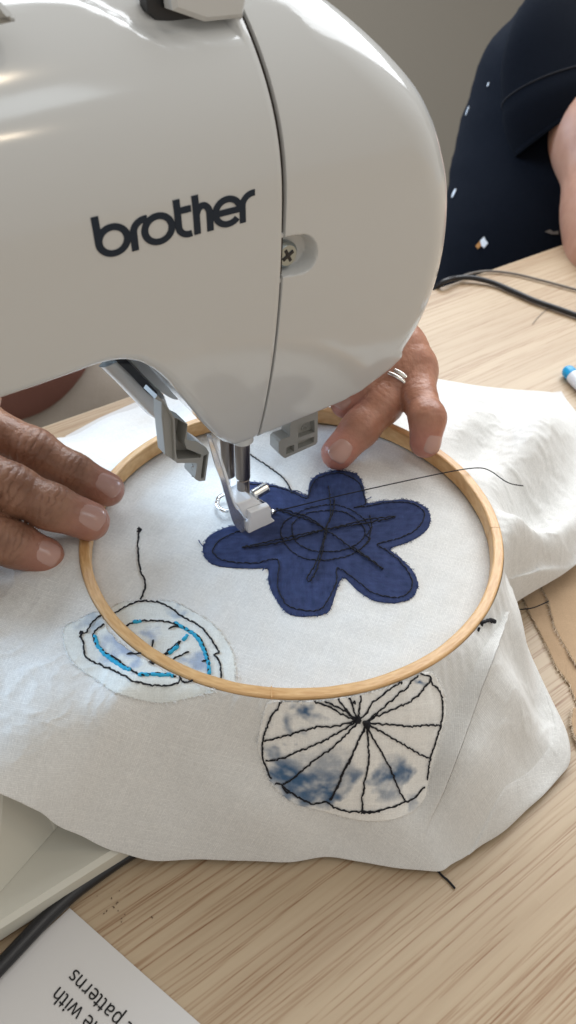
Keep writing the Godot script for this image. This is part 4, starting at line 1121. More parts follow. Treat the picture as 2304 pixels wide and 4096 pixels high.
func build_foot(mc: Node) -> void:
	put("presser_bar", rod(mp(0.0031, -0.006, 0.0838), mp(0.0031, -0.006, 0.115), 0.0031), M.steel, mc)
	put("presser_bar", rod(mp(0.0031, -0.006, 0.066), mp(0.0031, -0.006, 0.0837), 0.0027), M.steel, mc)
	put("needle_bar", rod(mp(0.0012, -0.0145, 0.080), mp(0.0012, -0.0145, 0.112), 0.0029), M.steel, mc)
	put("needle", tube(PackedVector3Array([mp(0.0012, -0.0145, 0.080), mp(0.0012, -0.0145, 0.07), mp(0.0012, -0.0145, 0.0622)]), [0.0008, 0.0006, 0.0002], 8), M.bright_steel, mc)
	put("bar_collar", rod(mp(0.0031, -0.006, 0.1030), mp(0.0031, -0.006, 0.1062), 0.0046), M.shell_plastic, mc)
	var ft := thing_part("presser_foot", mc)
	var ax := Basis(U, Vector3.UP, W)
	# white clamp: the L-shaped block the bar stands in
	put("clamp", plate([Vector2(-0.0052, 0.0787), Vector2(0.0005, 0.078), Vector2(0.0023, 0.0784), Vector2(0.0058, 0.0746), Vector2(0.0083, 0.0714), Vector2(0.0089, 0.0662), Vector2(0.0061, 0.0642), Vector2(0.0014, 0.0645), Vector2(-0.001, 0.0679)], mp(0, -0.0100, 0), U, Vector3.UP, W * 0.0115, 0.0004), M.white_foot, ft)
	put("clamp", plate([Vector2(-0.0006, 0.0739), Vector2(0.009, 0.073), Vector2(0.01, 0.0696), Vector2(0.0104, 0.065), Vector2(0.0124, 0.0622), Vector2(0.0124, 0.0612), Vector2(0.0114, 0.0609), Vector2(0.0113, 0.0588), Vector2(0.01, 0.0583), Vector2(0.0006, 0.0596), Vector2(-0.0013, 0.061), Vector2(-0.0017, 0.0636), Vector2(-0.0005, 0.0699)], mp(0, 0.0017, 0), U, Vector3.UP, W * 0.0030, 0.0004), M.white_foot, ft)
	put("sole_plate", plate([Vector2(-0.0014, 0.063), Vector2(-0.0004, 0.0596), Vector2(0.0117, 0.058), Vector2(0.0118, 0.0567), Vector2(0.0104, 0.0557), Vector2(0.0009, 0.0578), Vector2(-0.0018, 0.0597)], mp(0, -0.003, 0), U, Vector3.UP, W * 0.0070, 0.0002), M.bright_steel, ft)
	var k0: Array = [Vector3(0.0065, 0.0744, -0.004), Vector3(0.0124, 0.0736, -0.004)]
	var s0 := mp(k0[0].x, -0.004, k0[0].y - 0.0008)
	put("clamp_screw", rod(s0, s0 + U * 0.0075 + Vector3(0, 0.0012, 0), 0.0024, 16, 0.0004), M.bright_steel, ft)
	var h0: Array = [Vector3(0.0071, 0.0729, 0), Vector3(0.0122, 0.0669, 0), Vector3(0.0141, 0.0638, 0), Vector3(0.0139, 0.0616, 0)]
	var hook := PackedVector3Array()
	for p in h0:
		hook.append(mp(p.x, p.z - 0.001, p.y))
	put("wire_clip", tube(hook, 0.0009, 8), M.bright_steel, ft)
	put("wire_clip", rod(mp(h0[2].x, -0.001, h0[2].y - 0.0008), mp(h0[2].x + 0.0003, 0.0012, h0[2].y - 0.0004), 0.0014, 14, 0.0003), M.bright_steel, ft)
	# the steel strip that runs down from the head, with its ribbed edge
	var l0: Array = [Vector3(-0.0148, 0.1157, -0.002), Vector3(-0.0139, 0.1102, -0.002), Vector3(-0.012, 0.0993, -0.002), Vector3(-0.0099, 0.0903, -0.002), Vector3(-0.0075, 0.0768, -0.002), Vector3(-0.0049, 0.0652, -0.002), Vector3(0.002, 0.0528, -0.002)]
	var r0: Array = [Vector3(-0.013, 0.1149, -0.002), Vector3(-0.0115, 0.1092, -0.002), Vector3(-0.009, 0.0979, -0.002), Vector3(-0.0071, 0.0889, -0.002), Vector3(-0.0044, 0.0762, -0.002), Vector3(0, 0.0661, -0.002), Vector3(0.0025, 0.0562, -0.002)]
	var l1 := PackedVector3Array()
	var r1 := PackedVector3Array()
	for i in l0.size():
		var f := float(i) / (l0.size() - 1)
		var w := lerpf(-0.006, 0.0035, f)
		l1.append(mp(l0[i].x + (w + 0.002) * -0.48, w, l0[i].y + (w + 0.002) * 0.78))
		r1.append(mp(r0[i].x + (w + 0.002) * -0.48, w, r0[i].y + (w + 0.002) * 0.78))
	var ls := spline(Array(l1), 8)
	var rs := spline(Array(r1), 8)
	var v := PackedVector3Array()
	for i in ls.size():
		v.append_array([ls[i], rs[i], rs[i] - W * 0.0007, ls[i] - W * 0.0007])
	put("spring_strip", solid(v, grid_index(ls.size(), 4, true), Vector3.ZERO, false), M.satin_steel, ft)
	v = PackedVector3Array()
	var idx := PackedInt32Array()
	for i in range(4, ls.size() - 14):
		for h in 2:
			var p := rs[i].lerp(rs[i + 1], h * 0.5)
			tube_into(v, idx, PackedVector3Array([p - U * 0.0004 + W * 0.0003, p + U * 0.0007 + W * 0.0003 + Vector3(0, 0.0001, 0)]), 0.00022, 5)
	put("ribbed_edge", solid(v, idx), M.white_foot, ft)
	# open loop behind the foot
	var lp: Array = [Vector2(-0.0328, -0.017), Vector2(-0.0324, -0.0195), Vector2(-0.0305, -0.0216), Vector2(-0.0281, -0.0215), Vector2(-0.0262, -0.0214), Vector2(-0.0255, -0.019), Vector2(-0.0257, -0.0149), Vector2(-0.0271, -0.0121), Vector2(-0.0291, -0.011), Vector2(-0.0314, -0.0127), Vector2(-0.0327, -0.0151), Vector2(-0.0328, -0.017)]
	var loop := []
	for p in lp:
		loop.append(Vector3(p.x, BED + 0.0035, p.y))
	put("foot_loop", tube(spline(loop, 4), 0.0010, 10, 0.7), M.bright_steel, ft)

# ---------------------------------------------------------------- bodies: smooth skin over bones
func smin(a: float, b: float, k: float) -> float:
	var h := maxf(k - absf(a - b), 0.0) / k
	return minf(a, b) - h * h * k * 0.25

# bones: [a, b, ra, rb, group]; group 0 joins every other group smoothly, the others stay apart
func skin(bones: Array, lo: Vector3, hi: Vector3, cell: float, kin: float, kjoin: float) -> Array:
	var dim := Vector3i(((hi - lo) / cell).ceil()) + Vector3i(2, 2, 2)
	var nx := dim.x
	var nxy := dim.x * dim.y
	var field := PackedFloat32Array()
	field.resize(nxy * dim.z)
	field.fill(1e9)
	var cellv := PackedInt32Array()
	cellv.resize(field.size())
	cellv.fill(-1)
	var n := bones.size()
	var blocks := []
	var bs := 4
	for bz in range(0, dim.z - 1, bs):
		for by in range(0, dim.y - 1, bs):
			for bx in range(0, dim.x - 1, bs):
				var mid := lo + Vector3(bx + 2, by + 2, bz + 2) * cell
				var near := []
				var best := 1e9
				var ds := []
				for b in bones:
					var ba: Vector3 = b[1] - b[0]
					var h := clampf((mid - b[0]).dot(ba) / maxf(ba.length_squared(), 1e-12), 0, 1)
					var d: float = (mid - b[0] - ba * h).length() - lerpf(b[2], b[3], h)
					ds.append(d)
					best = minf(best, d)
				if absf(best) > cell * 3.6 + kjoin * 0.3 + kin * 0.3:
					if best > 0 or best < -cell * 8 - kjoin:
						continue
				for i in n:
					if ds[i] < best + cell * 7.2 + kjoin:
						near.append(bones[i])
				blocks.append(Vector3i(bx, by, bz))
				for z in range(bz, mini(bz + bs + 1, dim.z)):
					for y in range(by, mini(by + bs + 1, dim.y)):
						for x in range(bx, mini(bx + bs + 1, dim.x)):
							var at := x + y * nx + z * nxy
							if field[at] < 1e8:
								continue
							var p := lo + Vector3(x, y, z) * cell
							var core := 1e3
							var g := {}
							for b in near:
								var ba: Vector3 = b[1] - b[0]
								var h := clampf((p - b[0]).dot(ba) / maxf(ba.length_squared(), 1e-12), 0, 1)
								var d: float = (p - b[0] - ba * h).length() - lerpf(b[2], b[3], h)
								if b[4] == 0:
									core = smin(core, d, kin * 1.6) if core < 1e2 else d
								else:
									g[b[4]] = smin(g[b[4]], d, kin) if g.has(b[4]) else d
							var out := core
							for q in g:
								out = minf(out, smin(core, g[q], kjoin))
							field[at] = out
	var v := PackedVector3Array()
	var corner := [0, 1, nx, nx + 1, nxy, nxy + 1, nxy + nx, nxy + nx + 1]
	var off := [Vector3(0, 0, 0), Vector3(1, 0, 0), Vector3(0, 1, 0), Vector3(1, 1, 0), Vector3(0, 0, 1), Vector3(1, 0, 1), Vector3(0, 1, 1), Vector3(1, 1, 1)]
	var edge := [[0, 1], [2, 3], [4, 5], [6, 7], [0, 2], [1, 3], [4, 6], [5, 7], [0, 4], [1, 5], [2, 6], [3, 7]]
	var cells := []
	for b in blocks:
		for z in range(b.z, mini(b.z + bs, dim.z - 1)):
			for y in range(b.y, mini(b.y + bs, dim.y - 1)):
				for x in range(b.x, mini(b.x + bs, dim.x - 1)):
					var at: int = x + y * nx + z * nxy
					var neg := 0
					for k in 8:
						if field[at + corner[k]] < 0:
							neg += 1
					if neg == 0 or neg == 8:
						continue
					var sum := Vector3.ZERO
					var cnt := 0
					for e in edge:
						var f0 := field[at + corner[e[0]]]
						var f1 := field[at + corner[e[1]]]
						if (f0 < 0) != (f1 < 0):
							sum += off[e[0]].lerp(off[e[1]], clampf(f0 / (f0 - f1), 0.02, 0.98))
							cnt += 1
					cellv[at] = v.size()
					cells.append(at)
					v.append(lo + (Vector3(x, y, z) + sum / cnt) * cell)
	var idx := PackedInt32Array()
	var step := [1, nx, nxy]
	for at in cells:
		for axis in 3:
			var s: int = step[axis]
			var u: int = step[(axis + 1) % 3]
			var w: int = step[(axis + 2) % 3]
			if at - u - w < 0 or (field[at] < 0) == (field[at + s] < 0):
				continue
			var a := cellv[at]
			var b := cellv[at - u]
			var c := cellv[at - u - w]
			var d := cellv[at - w]
			if a < 0 or b < 0 or c < 0 or d < 0:
				continue
			if field[at] < 0:
				idx.append_array([a, b, c, a, c, d])
			else:
				idx.append_array([a, c, b, a, d, c])
	return [v, idx]

# a chain of finger bones; joints get a little thicker
func chain(bones: Array, pts: Array, radii: Array, group: int) -> void:
	for i in pts.size() - 1:
		bones.append([pts[i], pts[i + 1], radii[i], radii[i + 1], group])

# wrinkles over the joints and colours of skin
func finish_skin(v: PackedVector3Array, idx: PackedInt32Array, fingers: Array, base: Color, tip: Color, dark: Color, crease := 1.0) -> Array:
	var nrm := PackedVector3Array()
	nrm.resize(v.size())
	for t in range(0, idx.size(), 3):
		var a := v[idx[t]]
		var nn := (a - v[idx[t + 2]]).cross(a - v[idx[t + 1]])
		for k in 3:
			nrm[idx[t + k]] += nn
	var col := PackedColorArray()
	# which way the faces run: outward, seen from the middle
	var mid := Vector3.ZERO
	for p in v:
		mid += p / v.size()
	var way := 0.0
	for i in v.size():
		way += nrm[i].dot(v[i] - mid)
	var turn := 1.0 if way > 0.0 else -1.0
	for i in v.size():
		var n := nrm[i].normalized() * turn
		var p := v[i]
		var c := base
		var mottled := wob.get_noise_3d(p.x * 4200, p.y * 4200, p.z * 4200)
		c = c.lerp(dark, clampf(0.25 + 0.7 * mottled, 0, 0.5))
		var move := 0.00012 * wob.get_noise_3d(p.x * 16000, p.y * 16000, p.z * 16000)
		for f in fingers:
			# f: [points from tip to knuckle, radii, up]
			var up: Vector3 = f[2]
			for j in range(1, f[0].size()):
				var q: Vector3 = f[0][j]
				if p.distance_squared_to(q) > 0.0009:
					continue
				var ax: Vector3 = (f[0][j - 1] - f[0][mini(j + 1, f[0].size() - 1)]).normalized()
				var s := (p - q).dot(ax)
				var side := (p - q).dot(ax.cross(up).normalized())
				var top := clampf(n.dot(up) * 1.6 - 0.1, 0, 1)
				if top <= 0.0 or j > 2 or p.distance_to(q) > f[1][j] * 2.0:
					continue
				var reach := 0.0062 if j == 1 else 0.0105
				var g := exp(-s * s / (reach * reach))
				var warp := s + 0.0009 * wob.get_noise_2d(side * 9000 + j * 40, q.x * 9000) + (side * side) * 28.0 * signf(s)
				var wave := cos(TAU * warp / (0.0026 if j == 1 else 0.0034))
				var sharp := -pow(maxf(0, -wave), 2.2) + 0.25 * maxf(0, wave)
				sharp *= clampf(0.75 + 1.3 * wob.get_noise_2d(s * 30000 + 500, side * 6000), 0, 1.3)
				move += crease * top * g * sharp * (0.00020 if j == 1 else 0.00034)
				c = c.lerp(dark, clampf(-sharp, 0, 1) * g * top * 0.55 * crease)
			var td := p.distance_to(f[0][0])
			c = c.lerp(tip, clampf(1.5 - td / (f[1][0] * 1.25), 0, 1) * 0.75)
		v[i] = p + n * move
		col.append(c)
	return [v, idx, col]

func merge(parts: Array) -> ArrayMesh:
	var v := PackedVector3Array()
	var idx := PackedInt32Array()
	var col := PackedColorArray()
	for p in parts:
		var base := v.size()
		v.append_array(p[0])
		col.append_array(p[2])
		for i in p[1]:
			idx.append(base + i)
	return solid(v, idx, Vector3.ZERO, true, PackedVector2Array(), col)

# a nail lying on the last finger bone: from the cuticle to past the tip
func nail(tipc: Vector3, back: Vector3, r: float, up: Vector3, wide: float, from: float, to: float, roll := 0.0) -> ArrayMesh:
	var ax := (tipc - back).normalized()
	var side := ax.cross(up).normalized().rotated(ax, roll)
	var top := side.cross(ax).normalized()
	var v := PackedVector3Array()
	var nu := 15
	var nv := 18
	for j in nv:
		var f := float(j) / (nv - 1)
		var x := lerpf(from, to, f)
		# narrower and rounded at both ends
		var w := wide * sqrt(maxf(0.0, 1.0 - pow(absf(f * 2 - 1), 3.2))) * lerpf(0.92, 1.0, f)
		for i in nu:
			var s := float(i) / (nu - 1) * 2 - 1
			var a := s * w
			var drop := 0.0
			if x > 0.0:
				drop = (x * x) / (2.0 * r) * 0.62
			var rr := r + 0.00030 - 0.0006 * pow(absf(s), 6.0) - 0.0005 * pow(absf(f * 2 - 1), 8.0)
			v.append(tipc + ax * x + top * (rr * cos(a) - drop) + side * rr * sin(a) * 0.98)
	return solid(v, grid_index(nv, nu), up)

func build_operator() -> void:
	var who := thing("person", "person guiding the hoop with both hands, red top and beige trousers", "person")
	# the hand on the picture's left: index, middle, ring, little, thumb (tip, joints, knuckle)
	var up_l := Vector3(0.10, 0.93, 0.34).normalized()
	var hl := [
		[[Vector3(-0.0796, 0.073, -0.0144), Vector3(-0.0931, 0.0802, -0.016), Vector3(-0.1101, 0.0875, -0.0212), Vector3(-0.1403, 0.098, -0.0293)], [0.0074, 0.0080, 0.0093, 0.0105], up_l],
		[[Vector3(-0.0814, 0.0772, 0.0104), Vector3(-0.0954, 0.0845, 0.0105), Vector3(-0.1111, 0.0895, 0.0066), Vector3(-0.1371, 0.1, 0.0003)], [0.0080, 0.0087, 0.0098, 0.011], up_l],
		[[Vector3(-0.0977, 0.0698, 0.0235), Vector3(-0.1085, 0.076, 0.0237), Vector3(-0.1204, 0.084, 0.0241), Vector3(-0.1398, 0.097, 0.0231)], [0.0077, 0.0084, 0.0094, 0.0105], up_l],
		[[Vector3(-0.1189, 0.068, 0.0439), Vector3(-0.1277, 0.073, 0.0407), Vector3(-0.1351, 0.08, 0.0394), Vector3(-0.144, 0.092, 0.0373)], [0.0066, 0.0072, 0.0080, 0.0095], up_l],
		[[Vector3(-0.1548, 0.07, -0.0855), Vector3(-0.1636, 0.08, -0.0667), Vector3(-0.1697, 0.09, -0.0363), Vector3(-0.17, 0.098, -0.0059)], [0.0085, 0.0092, 0.0105, 0.013], up_l]]
	# the hand on the right
	var up_r := Vector3(-0.15, 0.85, 0.5).normalized()
	var hr := [
		[[Vector3(0.0205, 0.0703, -0.0476), Vector3(0.0307, 0.0775, -0.0575), Vector3(0.0412, 0.084, -0.0693), Vector3(0.0527, 0.094, -0.085)], [0.0078, 0.0085, 0.0096, 0.0105], Vector3(0.28, 0.82, 0.5).normalized()],
		[[Vector3(0.0598, 0.0785, -0.047), Vector3(0.0603, 0.0875, -0.053), Vector3(0.0573, 0.089, -0.0673), Vector3(0.0554, 0.092, -0.0866)], [0.0072, 0.0078, 0.0082, 0.0092], Vector3(0.45, 0.62, 0.62).normalized()],
		[[Vector3(0.0246, 0.082, -0.0722), Vector3(0.0325, 0.088, -0.076), Vector3(0.0412, 0.094, -0.0826), Vector3(0.0487, 0.099, -0.0928)], [0.0078, 0.0086, 0.0098, 0.011], up_r],
		[[Vector3(0.0109, 0.085, -0.0761), Vector3(0.0202, 0.09, -0.0809), Vector3(0.0307, 0.095, -0.0894), Vector3(0.0425, 0.1, -0.1021)], [0.0075, 0.0083, 0.0095, 0.0105], up_r],
		[[Vector3(0.0089, 0.09, -0.0985), Vector3(0.019, 0.09, -0.1066), Vector3(0.0315, 0.09, -0.1192), Vector3(0.0445, 0.092, -0.1329)], [0.0085, 0.0095, 0.011, 0.013], up_r]]
	var wl: Vector3 = Vector3(-0.1914, 0.1, -0.0024)
	var wr: Vector3 = Vector3(0.0286, 0.1, -0.1663)
	var parts := []
	for side in 2:
		var h: Array = hl if side == 0 else hr
		var wrist := wl if side == 0 else wr
		var bones := []
		for f in h.size():
			chain(bones, h[f][0], h[f][1], f + 1)
			var kn: Vector3 = h[f][0][-1]
			bones.append([kn, kn.lerp(wrist, 0.5), h[f][1][-1] * 0.95, 0.0135, 0])
			bones.append([kn.lerp(wrist, 0.5), wrist, 0.0135, 0.0165, 0])
		for k in 3:
			bones.append([h[k][0][-1], h[(k + 1) % 4][0][-1], 0.009, 0.009, 0])
		var elbow := Vector3(-0.44, 0.09, -0.30) if side == 0 else Vector3(-0.02, 0.11, -0.43)
		bones.append([wrist, wrist.lerp(elbow, 0.55), 0.019, 0.029, 0])
		var lo: Vector3 = Vector3(-0.135, 0.05, -0.06) if side == 0 else Vector3(-0.01, 0.055, -0.135)
		var hi: Vector3 = Vector3(-0.058, 0.112, 0.048) if side == 0 else Vector3(0.085, 0.115, -0.03)
		var fine := skin(bones, lo, hi, 0.00065, 0.004, 0.010)
		var base := Color(0.345, 0.178, 0.112) if side == 0 else Color(0.42, 0.205, 0.135)
		var tip := Color(0.42, 0.185, 0.14) if side == 0 else Color(0.48, 0.19, 0.15)
		var dark := Color(0.17, 0.075, 0.045) if side == 0 else Color(0.26, 0.11, 0.07)
		parts.append(finish_skin(fine[0], fine[1], h.slice(0, 3) if side == 0 else h.slice(0, 3), base, tip, dark, 1.0 if side == 0 else 0.3))
		# the rest of the hand, wrist and forearm, coarser
		var far_lo := lo
		var far_hi := hi
		for b in bones:
			for e in 2:
				far_lo = far_lo.min(b[e] - Vector3.ONE * (b[2 + e] + 0.01))
				far_hi = far_hi.max(b[e] + Vector3.ONE * (b[2 + e] + 0.01))
		var rough := skin(bones, far_lo, far_hi, 0.003, 0.004, 0.010)
		# leave out what the fine grid has
		var keep := PackedInt32Array()
		var rv: PackedVector3Array = rough[0]
		var inner := AABB(lo, hi - lo).grow(-0.003)
		for t in range(0, rough[1].size(), 3):
			if not (inner.has_point(rv[rough[1][t]]) or inner.has_point(rv[rough[1][t + 1]]) or inner.has_point(rv[rough[1][t + 2]])):
				keep.append_array([rough[1][t], rough[1][t + 1], rough[1][t + 2]])
		parts.append(finish_skin(rv, keep, [], base, tip, dark, 0.0))
	put("body", merge(parts), M.skin_brown, who)
	# nails
	for k in 3:
		var f: Array = hl[k]
		put("fingernail", nail(f[0][0], f[0][1], f[1][0], f[2], 0.80, -0.0068, 0.0052, [0.10, 0.12, 0.1][k]), M.nail, who)
	put("fingernail", nail(hr[0][0][0], hr[0][0][1], hr[0][1][0], hr[0][2], 0.80, -0.0062, 0.0056, 0.0), M.nail, who)
	put("fingernail", nail(hr[1][0][0], hr[1][0][1], hr[1][1][0], hr[1][2], 0.80, -0.0058, 0.0050, 0.0), M.nail, who)
	put("fingernail", nail(hr[2][0][0], hr[2][0][1], hr[2][1][0], hr[2][2], 0.78, -0.0058, 0.0054, 0.0), M.nail, who)
	# two silver bands side by side on the ring finger
	var pip: Vector3 = hr[0][0][2]
	var mcp: Vector3 = hr[0][0][3]
	var rc := pip.lerp(mcp, 0.52)
	var ax := (mcp - pip).normalized()
	var e1 := ax.cross(Vector3.UP).normalized()
	var e2 := ax.cross(e1)
	for k in 2:
		var ringp := PackedVector3Array()
		for i in 41:
			var t := TAU * i / 40
			ringp.append(rc + ax * 0.0024 * (k - 0.5) * 1.0 + (e1 * cos(t) + e2 * sin(t)) * (0.0109 + 0.0002 * k))
		var rg := put("finger_ring", tube(ringp, 0.0011, 10), M.silver, who)
		rg.set_meta("label", "silver ring on the ring finger")
	# clothes of the seated figure behind the table
	var torso := []
	var chest := Vector3(-0.42, 0.10, -0.52)
	torso.append([Vector3(-0.34, -0.105, -0.50), chest, 0.132, 0.14, 0])
	torso.append([chest, chest + Vector3(-0.02, 0.28, -0.02), 0.14, 0.12, 0])
	torso.append([chest + Vector3(-0.16, 0.30, 0.06), chest + Vector3(0.18, 0.28, -0.1), 0.065, 0.065, 0])
	torso.append([chest + Vector3(-0.16, 0.30, 0.06), Vector3(-0.46, 0.10, -0.32), 0.06, 0.05, 0])
	torso.append([chest + Vector3(0.18, 0.28, -0.1), Vector3(-0.03, 0.115, -0.45), 0.058, 0.048, 0])
	torso.append([Vector3(-0.46, 0.10, -0.32), wl.lerp(Vector3(-0.44, 0.09, -0.30), 0.52), 0.048, 0.036, 0])
	torso.append([Vector3(-0.03, 0.115, -0.45), wr.lerp(Vector3(-0.02, 0.11, -0.43), 0.50), 0.046, 0.036, 0])
	var tm := skin(torso, Vector3(-0.72, -0.32, -0.75), Vector3(0.1, 0.56, -0.02), 0.009, 0.04, 0.03)
	put("red_top", solid(tm[0], tm[1]), M.red_knit, who)
	var legs := []
	legs.append([Vector3(-0.36, -0.27, -0.56), Vector3(-0.02, -0.25, -0.47), 0.12, 0.09, 0])
	legs.append([Vector3(-0.30, -0.28, -0.66), Vector3(-0.34, -0.26, -0.30), 0.12, 0.09, 0])
	legs.append([Vector3(-0.34, -0.26, -0.30), Vector3(-0.32, -0.7, -0.28), 0.075, 0.055, 0])
	legs.append([Vector3(-0.02, -0.25, -0.47), Vector3(-0.0, -0.7, -0.42), 0.075, 0.055, 0])
	var lm := skin(legs, Vector3(-0.6, -0.78, -0.82), Vector3(0.12, -0.08, -0.12), 0.012, 0.04, 0.03)
	put("trousers", solid(lm[0], lm[1]), M.beige_cotton, who)

func build_bystander() -> void:
	var who := thing("person", "person in a short sleeved navy top with small white motifs behind the table", "person")
	var t := []
	t.append([Vector3(0.2862, -0.1716, -0.55), Vector3(0.2833, -0.0754, -0.6097), 0.130, 0.122, 0])
	t.append([Vector3(0.2833, -0.0754, -0.6097), Vector3(0.3131, 0.0433, -0.6896), 0.122, 0.122, 0])
	t.append([Vector3(0.3131, 0.0433, -0.6896), Vector3(0.3953, 0.1738, -0.7801), 0.122, 0.110, 0])
	t.append([Vector3(0.3953, 0.1738, -0.7801), Vector3(0.4361, 0.2156, -0.8177), 0.110, 0.07, 0])
	var sl: Array = [Vector3(0.3606, 0.1702, -0.723), Vector3(0.3119, 0.1268, -0.6504), Vector3(0.2766, 0.0909, -0.5979)]
	t.append([sl[0], sl[1], 0.07, 0.062, 0])
	var a: Vector3 = sl[0]
	var lo: Vector3 = Vector3(0.2877, -0.0753, -0.6098) - Vector3(0.25, 0.36, 0.22)
	var m := skin(t, lo, lo + Vector3(0.72, 0.95, 0.52), 0.008, 0.03, 0.03)
	var tv: PackedVector3Array = m[0]
	for i in tv.size():
		tv[i] += Vector3(1, 0, 1) * (0.005 * wob.get_noise_3d(tv[i].x * 260, tv[i].y * 700, tv[i].z * 260) + 0.004 * absf(wob.get_noise_3d(tv[i].x * 700 + tv[i].y * 400, tv[i].y * 300, 9)))
	put("navy_top", solid(tv, m[1]), M.navy_jersey, who)
	# the open sleeve
	var ctr: Array = [Vector3(0.2791, 0.1771, -0.6822), Vector3(0.2621, 0.144, -0.6416), Vector3(0.2531, 0.1166, -0.6103), Vector3(0.2595, 0.0872, -0.5838), Vector3(0.2639, 0.0793, -0.5781)]
	var rad := [0.040, 0.050, 0.058, 0.0625, 0.0625]
	var v := PackedVector3Array()
	var idx := PackedInt32Array()
	var cx := spline(ctr, 6)
	var sides := 40
	for layer in 2:
		for i in cx.size():
			var q := cx.size() - 1 - i if layer == 1 else i
			var d := (cx[mini(q + 1, cx.size() - 1)] - cx[maxi(q - 1, 0)]).normalized()
			var s := d.cross(Vector3(0.2, 0.2, 1)).normalized()
			var n := s.cross(d).normalized()
			var f := float(q) / (cx.size() - 1) * 4.0
			var r := lerpf(rad[int(minf(f, 3.999))], rad[mini(int(f) + 1, 4)], f - floorf(f)) - 0.0022 * layer
			if q > cx.size() - 8:
				r += 0.0008 * float(layer == 0)
			for k in sides:
				var an := TAU * k / sides
				v.append(cx[q] + (s * cos(an) * 1.08 + n * sin(an) * 0.72) * (r + 0.0015 * sin(an * 3 + q * 0.2)))
	put("sleeve", solid(v, grid_index(cx.size() * 2, sides, true)), M.navy_jersey, who)
	# stitched line of the sleeve hem
	var hem_ring := PackedVector3Array()
	var row := cx.size() - 9
	for k in sides + 1:
		var q := v[row * sides + k % sides]
		hem_ring.append(cx[row] + (q - cx[row]) * 1.004)
	put("hem_stitching", tube(hem_ring, 0.0008, 6), M.black_thread, who)
	# the arm
	var bones := []
	bones.append([Vector3(0.3115, 0.1384, -0.6608), Vector3(0.2811, 0.0689, -0.5445), 0.043, 0.040, 0])
	bones.append([Vector3(0.2811, 0.0689, -0.5445), Vector3(0.2827, 0.0236, -0.4701), 0.040, 0.036, 0])
	bones.append([Vector3(0.2809, 0.0235, -0.47), Vector3(0.2826, 0.0055, -0.4269), 0.036, 0.036, 0])
	bones.append([Vector3(0.2826, 0.0055, -0.4269), Vector3(0.3394, 0.0279, -0.3798), 0.036, 0.024, 0])
	var alo: Vector3 = Vector3(0.2826, 0.0055, -0.4269) - Vector3(0.12, 0.07, 0.22)
	var am := skin(bones, alo, alo + Vector3(0.34, 0.42, 0.34), 0.005, 0.02, 0.02)
	var av: PackedVector3Array = am[0]
	var fin := finish_skin(av, am[1], [], Color(0.54, 0.30, 0.205), Color(0.5, 0.25, 0.17), Color(0.44, 0.22, 0.15), 0.0)
	put("body", merge([fin]), M.skin_pale, who)
	# small white motifs printed on the top: where, which way the cloth faces there, shape
	for q in [[Vector3(0.180089, 0.050903, -0.681714), Vector3(-0.972, 0.219, -0.086), 0], [Vector3(0.165145, -0.010151, -0.607939), Vector3(-0.947, 0.282, 0.151), 0], [Vector3(0.185555, -0.031094, -0.529467), Vector3(-0.694, 0.425, 0.582), 1], [Vector3(0.243015, -0.00697, -0.501515), Vector3(-0.244, 0.518, 0.819), 2], [Vector3(0.191312, 0.083509, -0.653421), Vector3(-0.946, 0.221, 0.238), 3], [Vector3(0.231041, 0.151705, -0.669895), Vector3(-0.841, 0.536, 0.080), 4]]:
		motif(who, q[0], q[1].normalized(), q[2])

# a small motif printed on the cloth at p, which faces n there
func motif(who: Node, p: Vector3, n: Vector3, kind: int) -> void:
	var x := Vector3.UP.cross(n).normalized()
	var y := n.cross(x)
	var shapes := []
	match kind:
		0: shapes = [[M.bead_white, [Vector2(-3, 1), Vector2(-1, 5), Vector2(2, 6), Vector2(3, 2), Vector2(1, -1), Vector2(2, -5), Vector2(-1, -7), Vector2(-3, -3)]]]
		1: shapes = [[M.bead_white, [Vector2(-4, 2), Vector2(-1, 8), Vector2(3, 5), Vector2(8, 3), Vector2(6, -4), Vector2(1, -3)]], [M.bead_orange, [Vector2(-7, -6), Vector2(-4, 1.5), Vector2(0.6, -3), Vector2(-2, -8)]]]
		2: shapes = [[M.cable_grey, [Vector2(-8, 0), Vector2(-3, 3), Vector2(2, 1), Vector2(7, 3), Vector2(8, -1), Vector2(0, -2)]]]
		_: shapes = [[M.bead_white, [Vector2(-1, -3), Vector2(-1.5, 1), Vector2(1, 3), Vector2(1.5, -1)]]]
	for s in shapes:
		var poly := []
		for c in s[1]:
			poly.append(c * 0.0008)
		put("printed_motif", plate(poly, p + n * 0.0002, x, y, n * 0.0006), s[0], who)

# ---------------------------------------------------------------- small things on the table
func cord(called: String, label: String, category: String, pts: Array, r: float, m: Material, per := 8) -> void:
	var o := put(called, tube(spline(pts, per), r, 12), m)
	tag(o, label, category)

func sheet(outline: Array, y: float, thick: float) -> ArrayMesh:
	return plate(outline, Vector3(0, y, 0), Vector3.RIGHT, Vector3.BACK, Vector3(0, thick, 0))

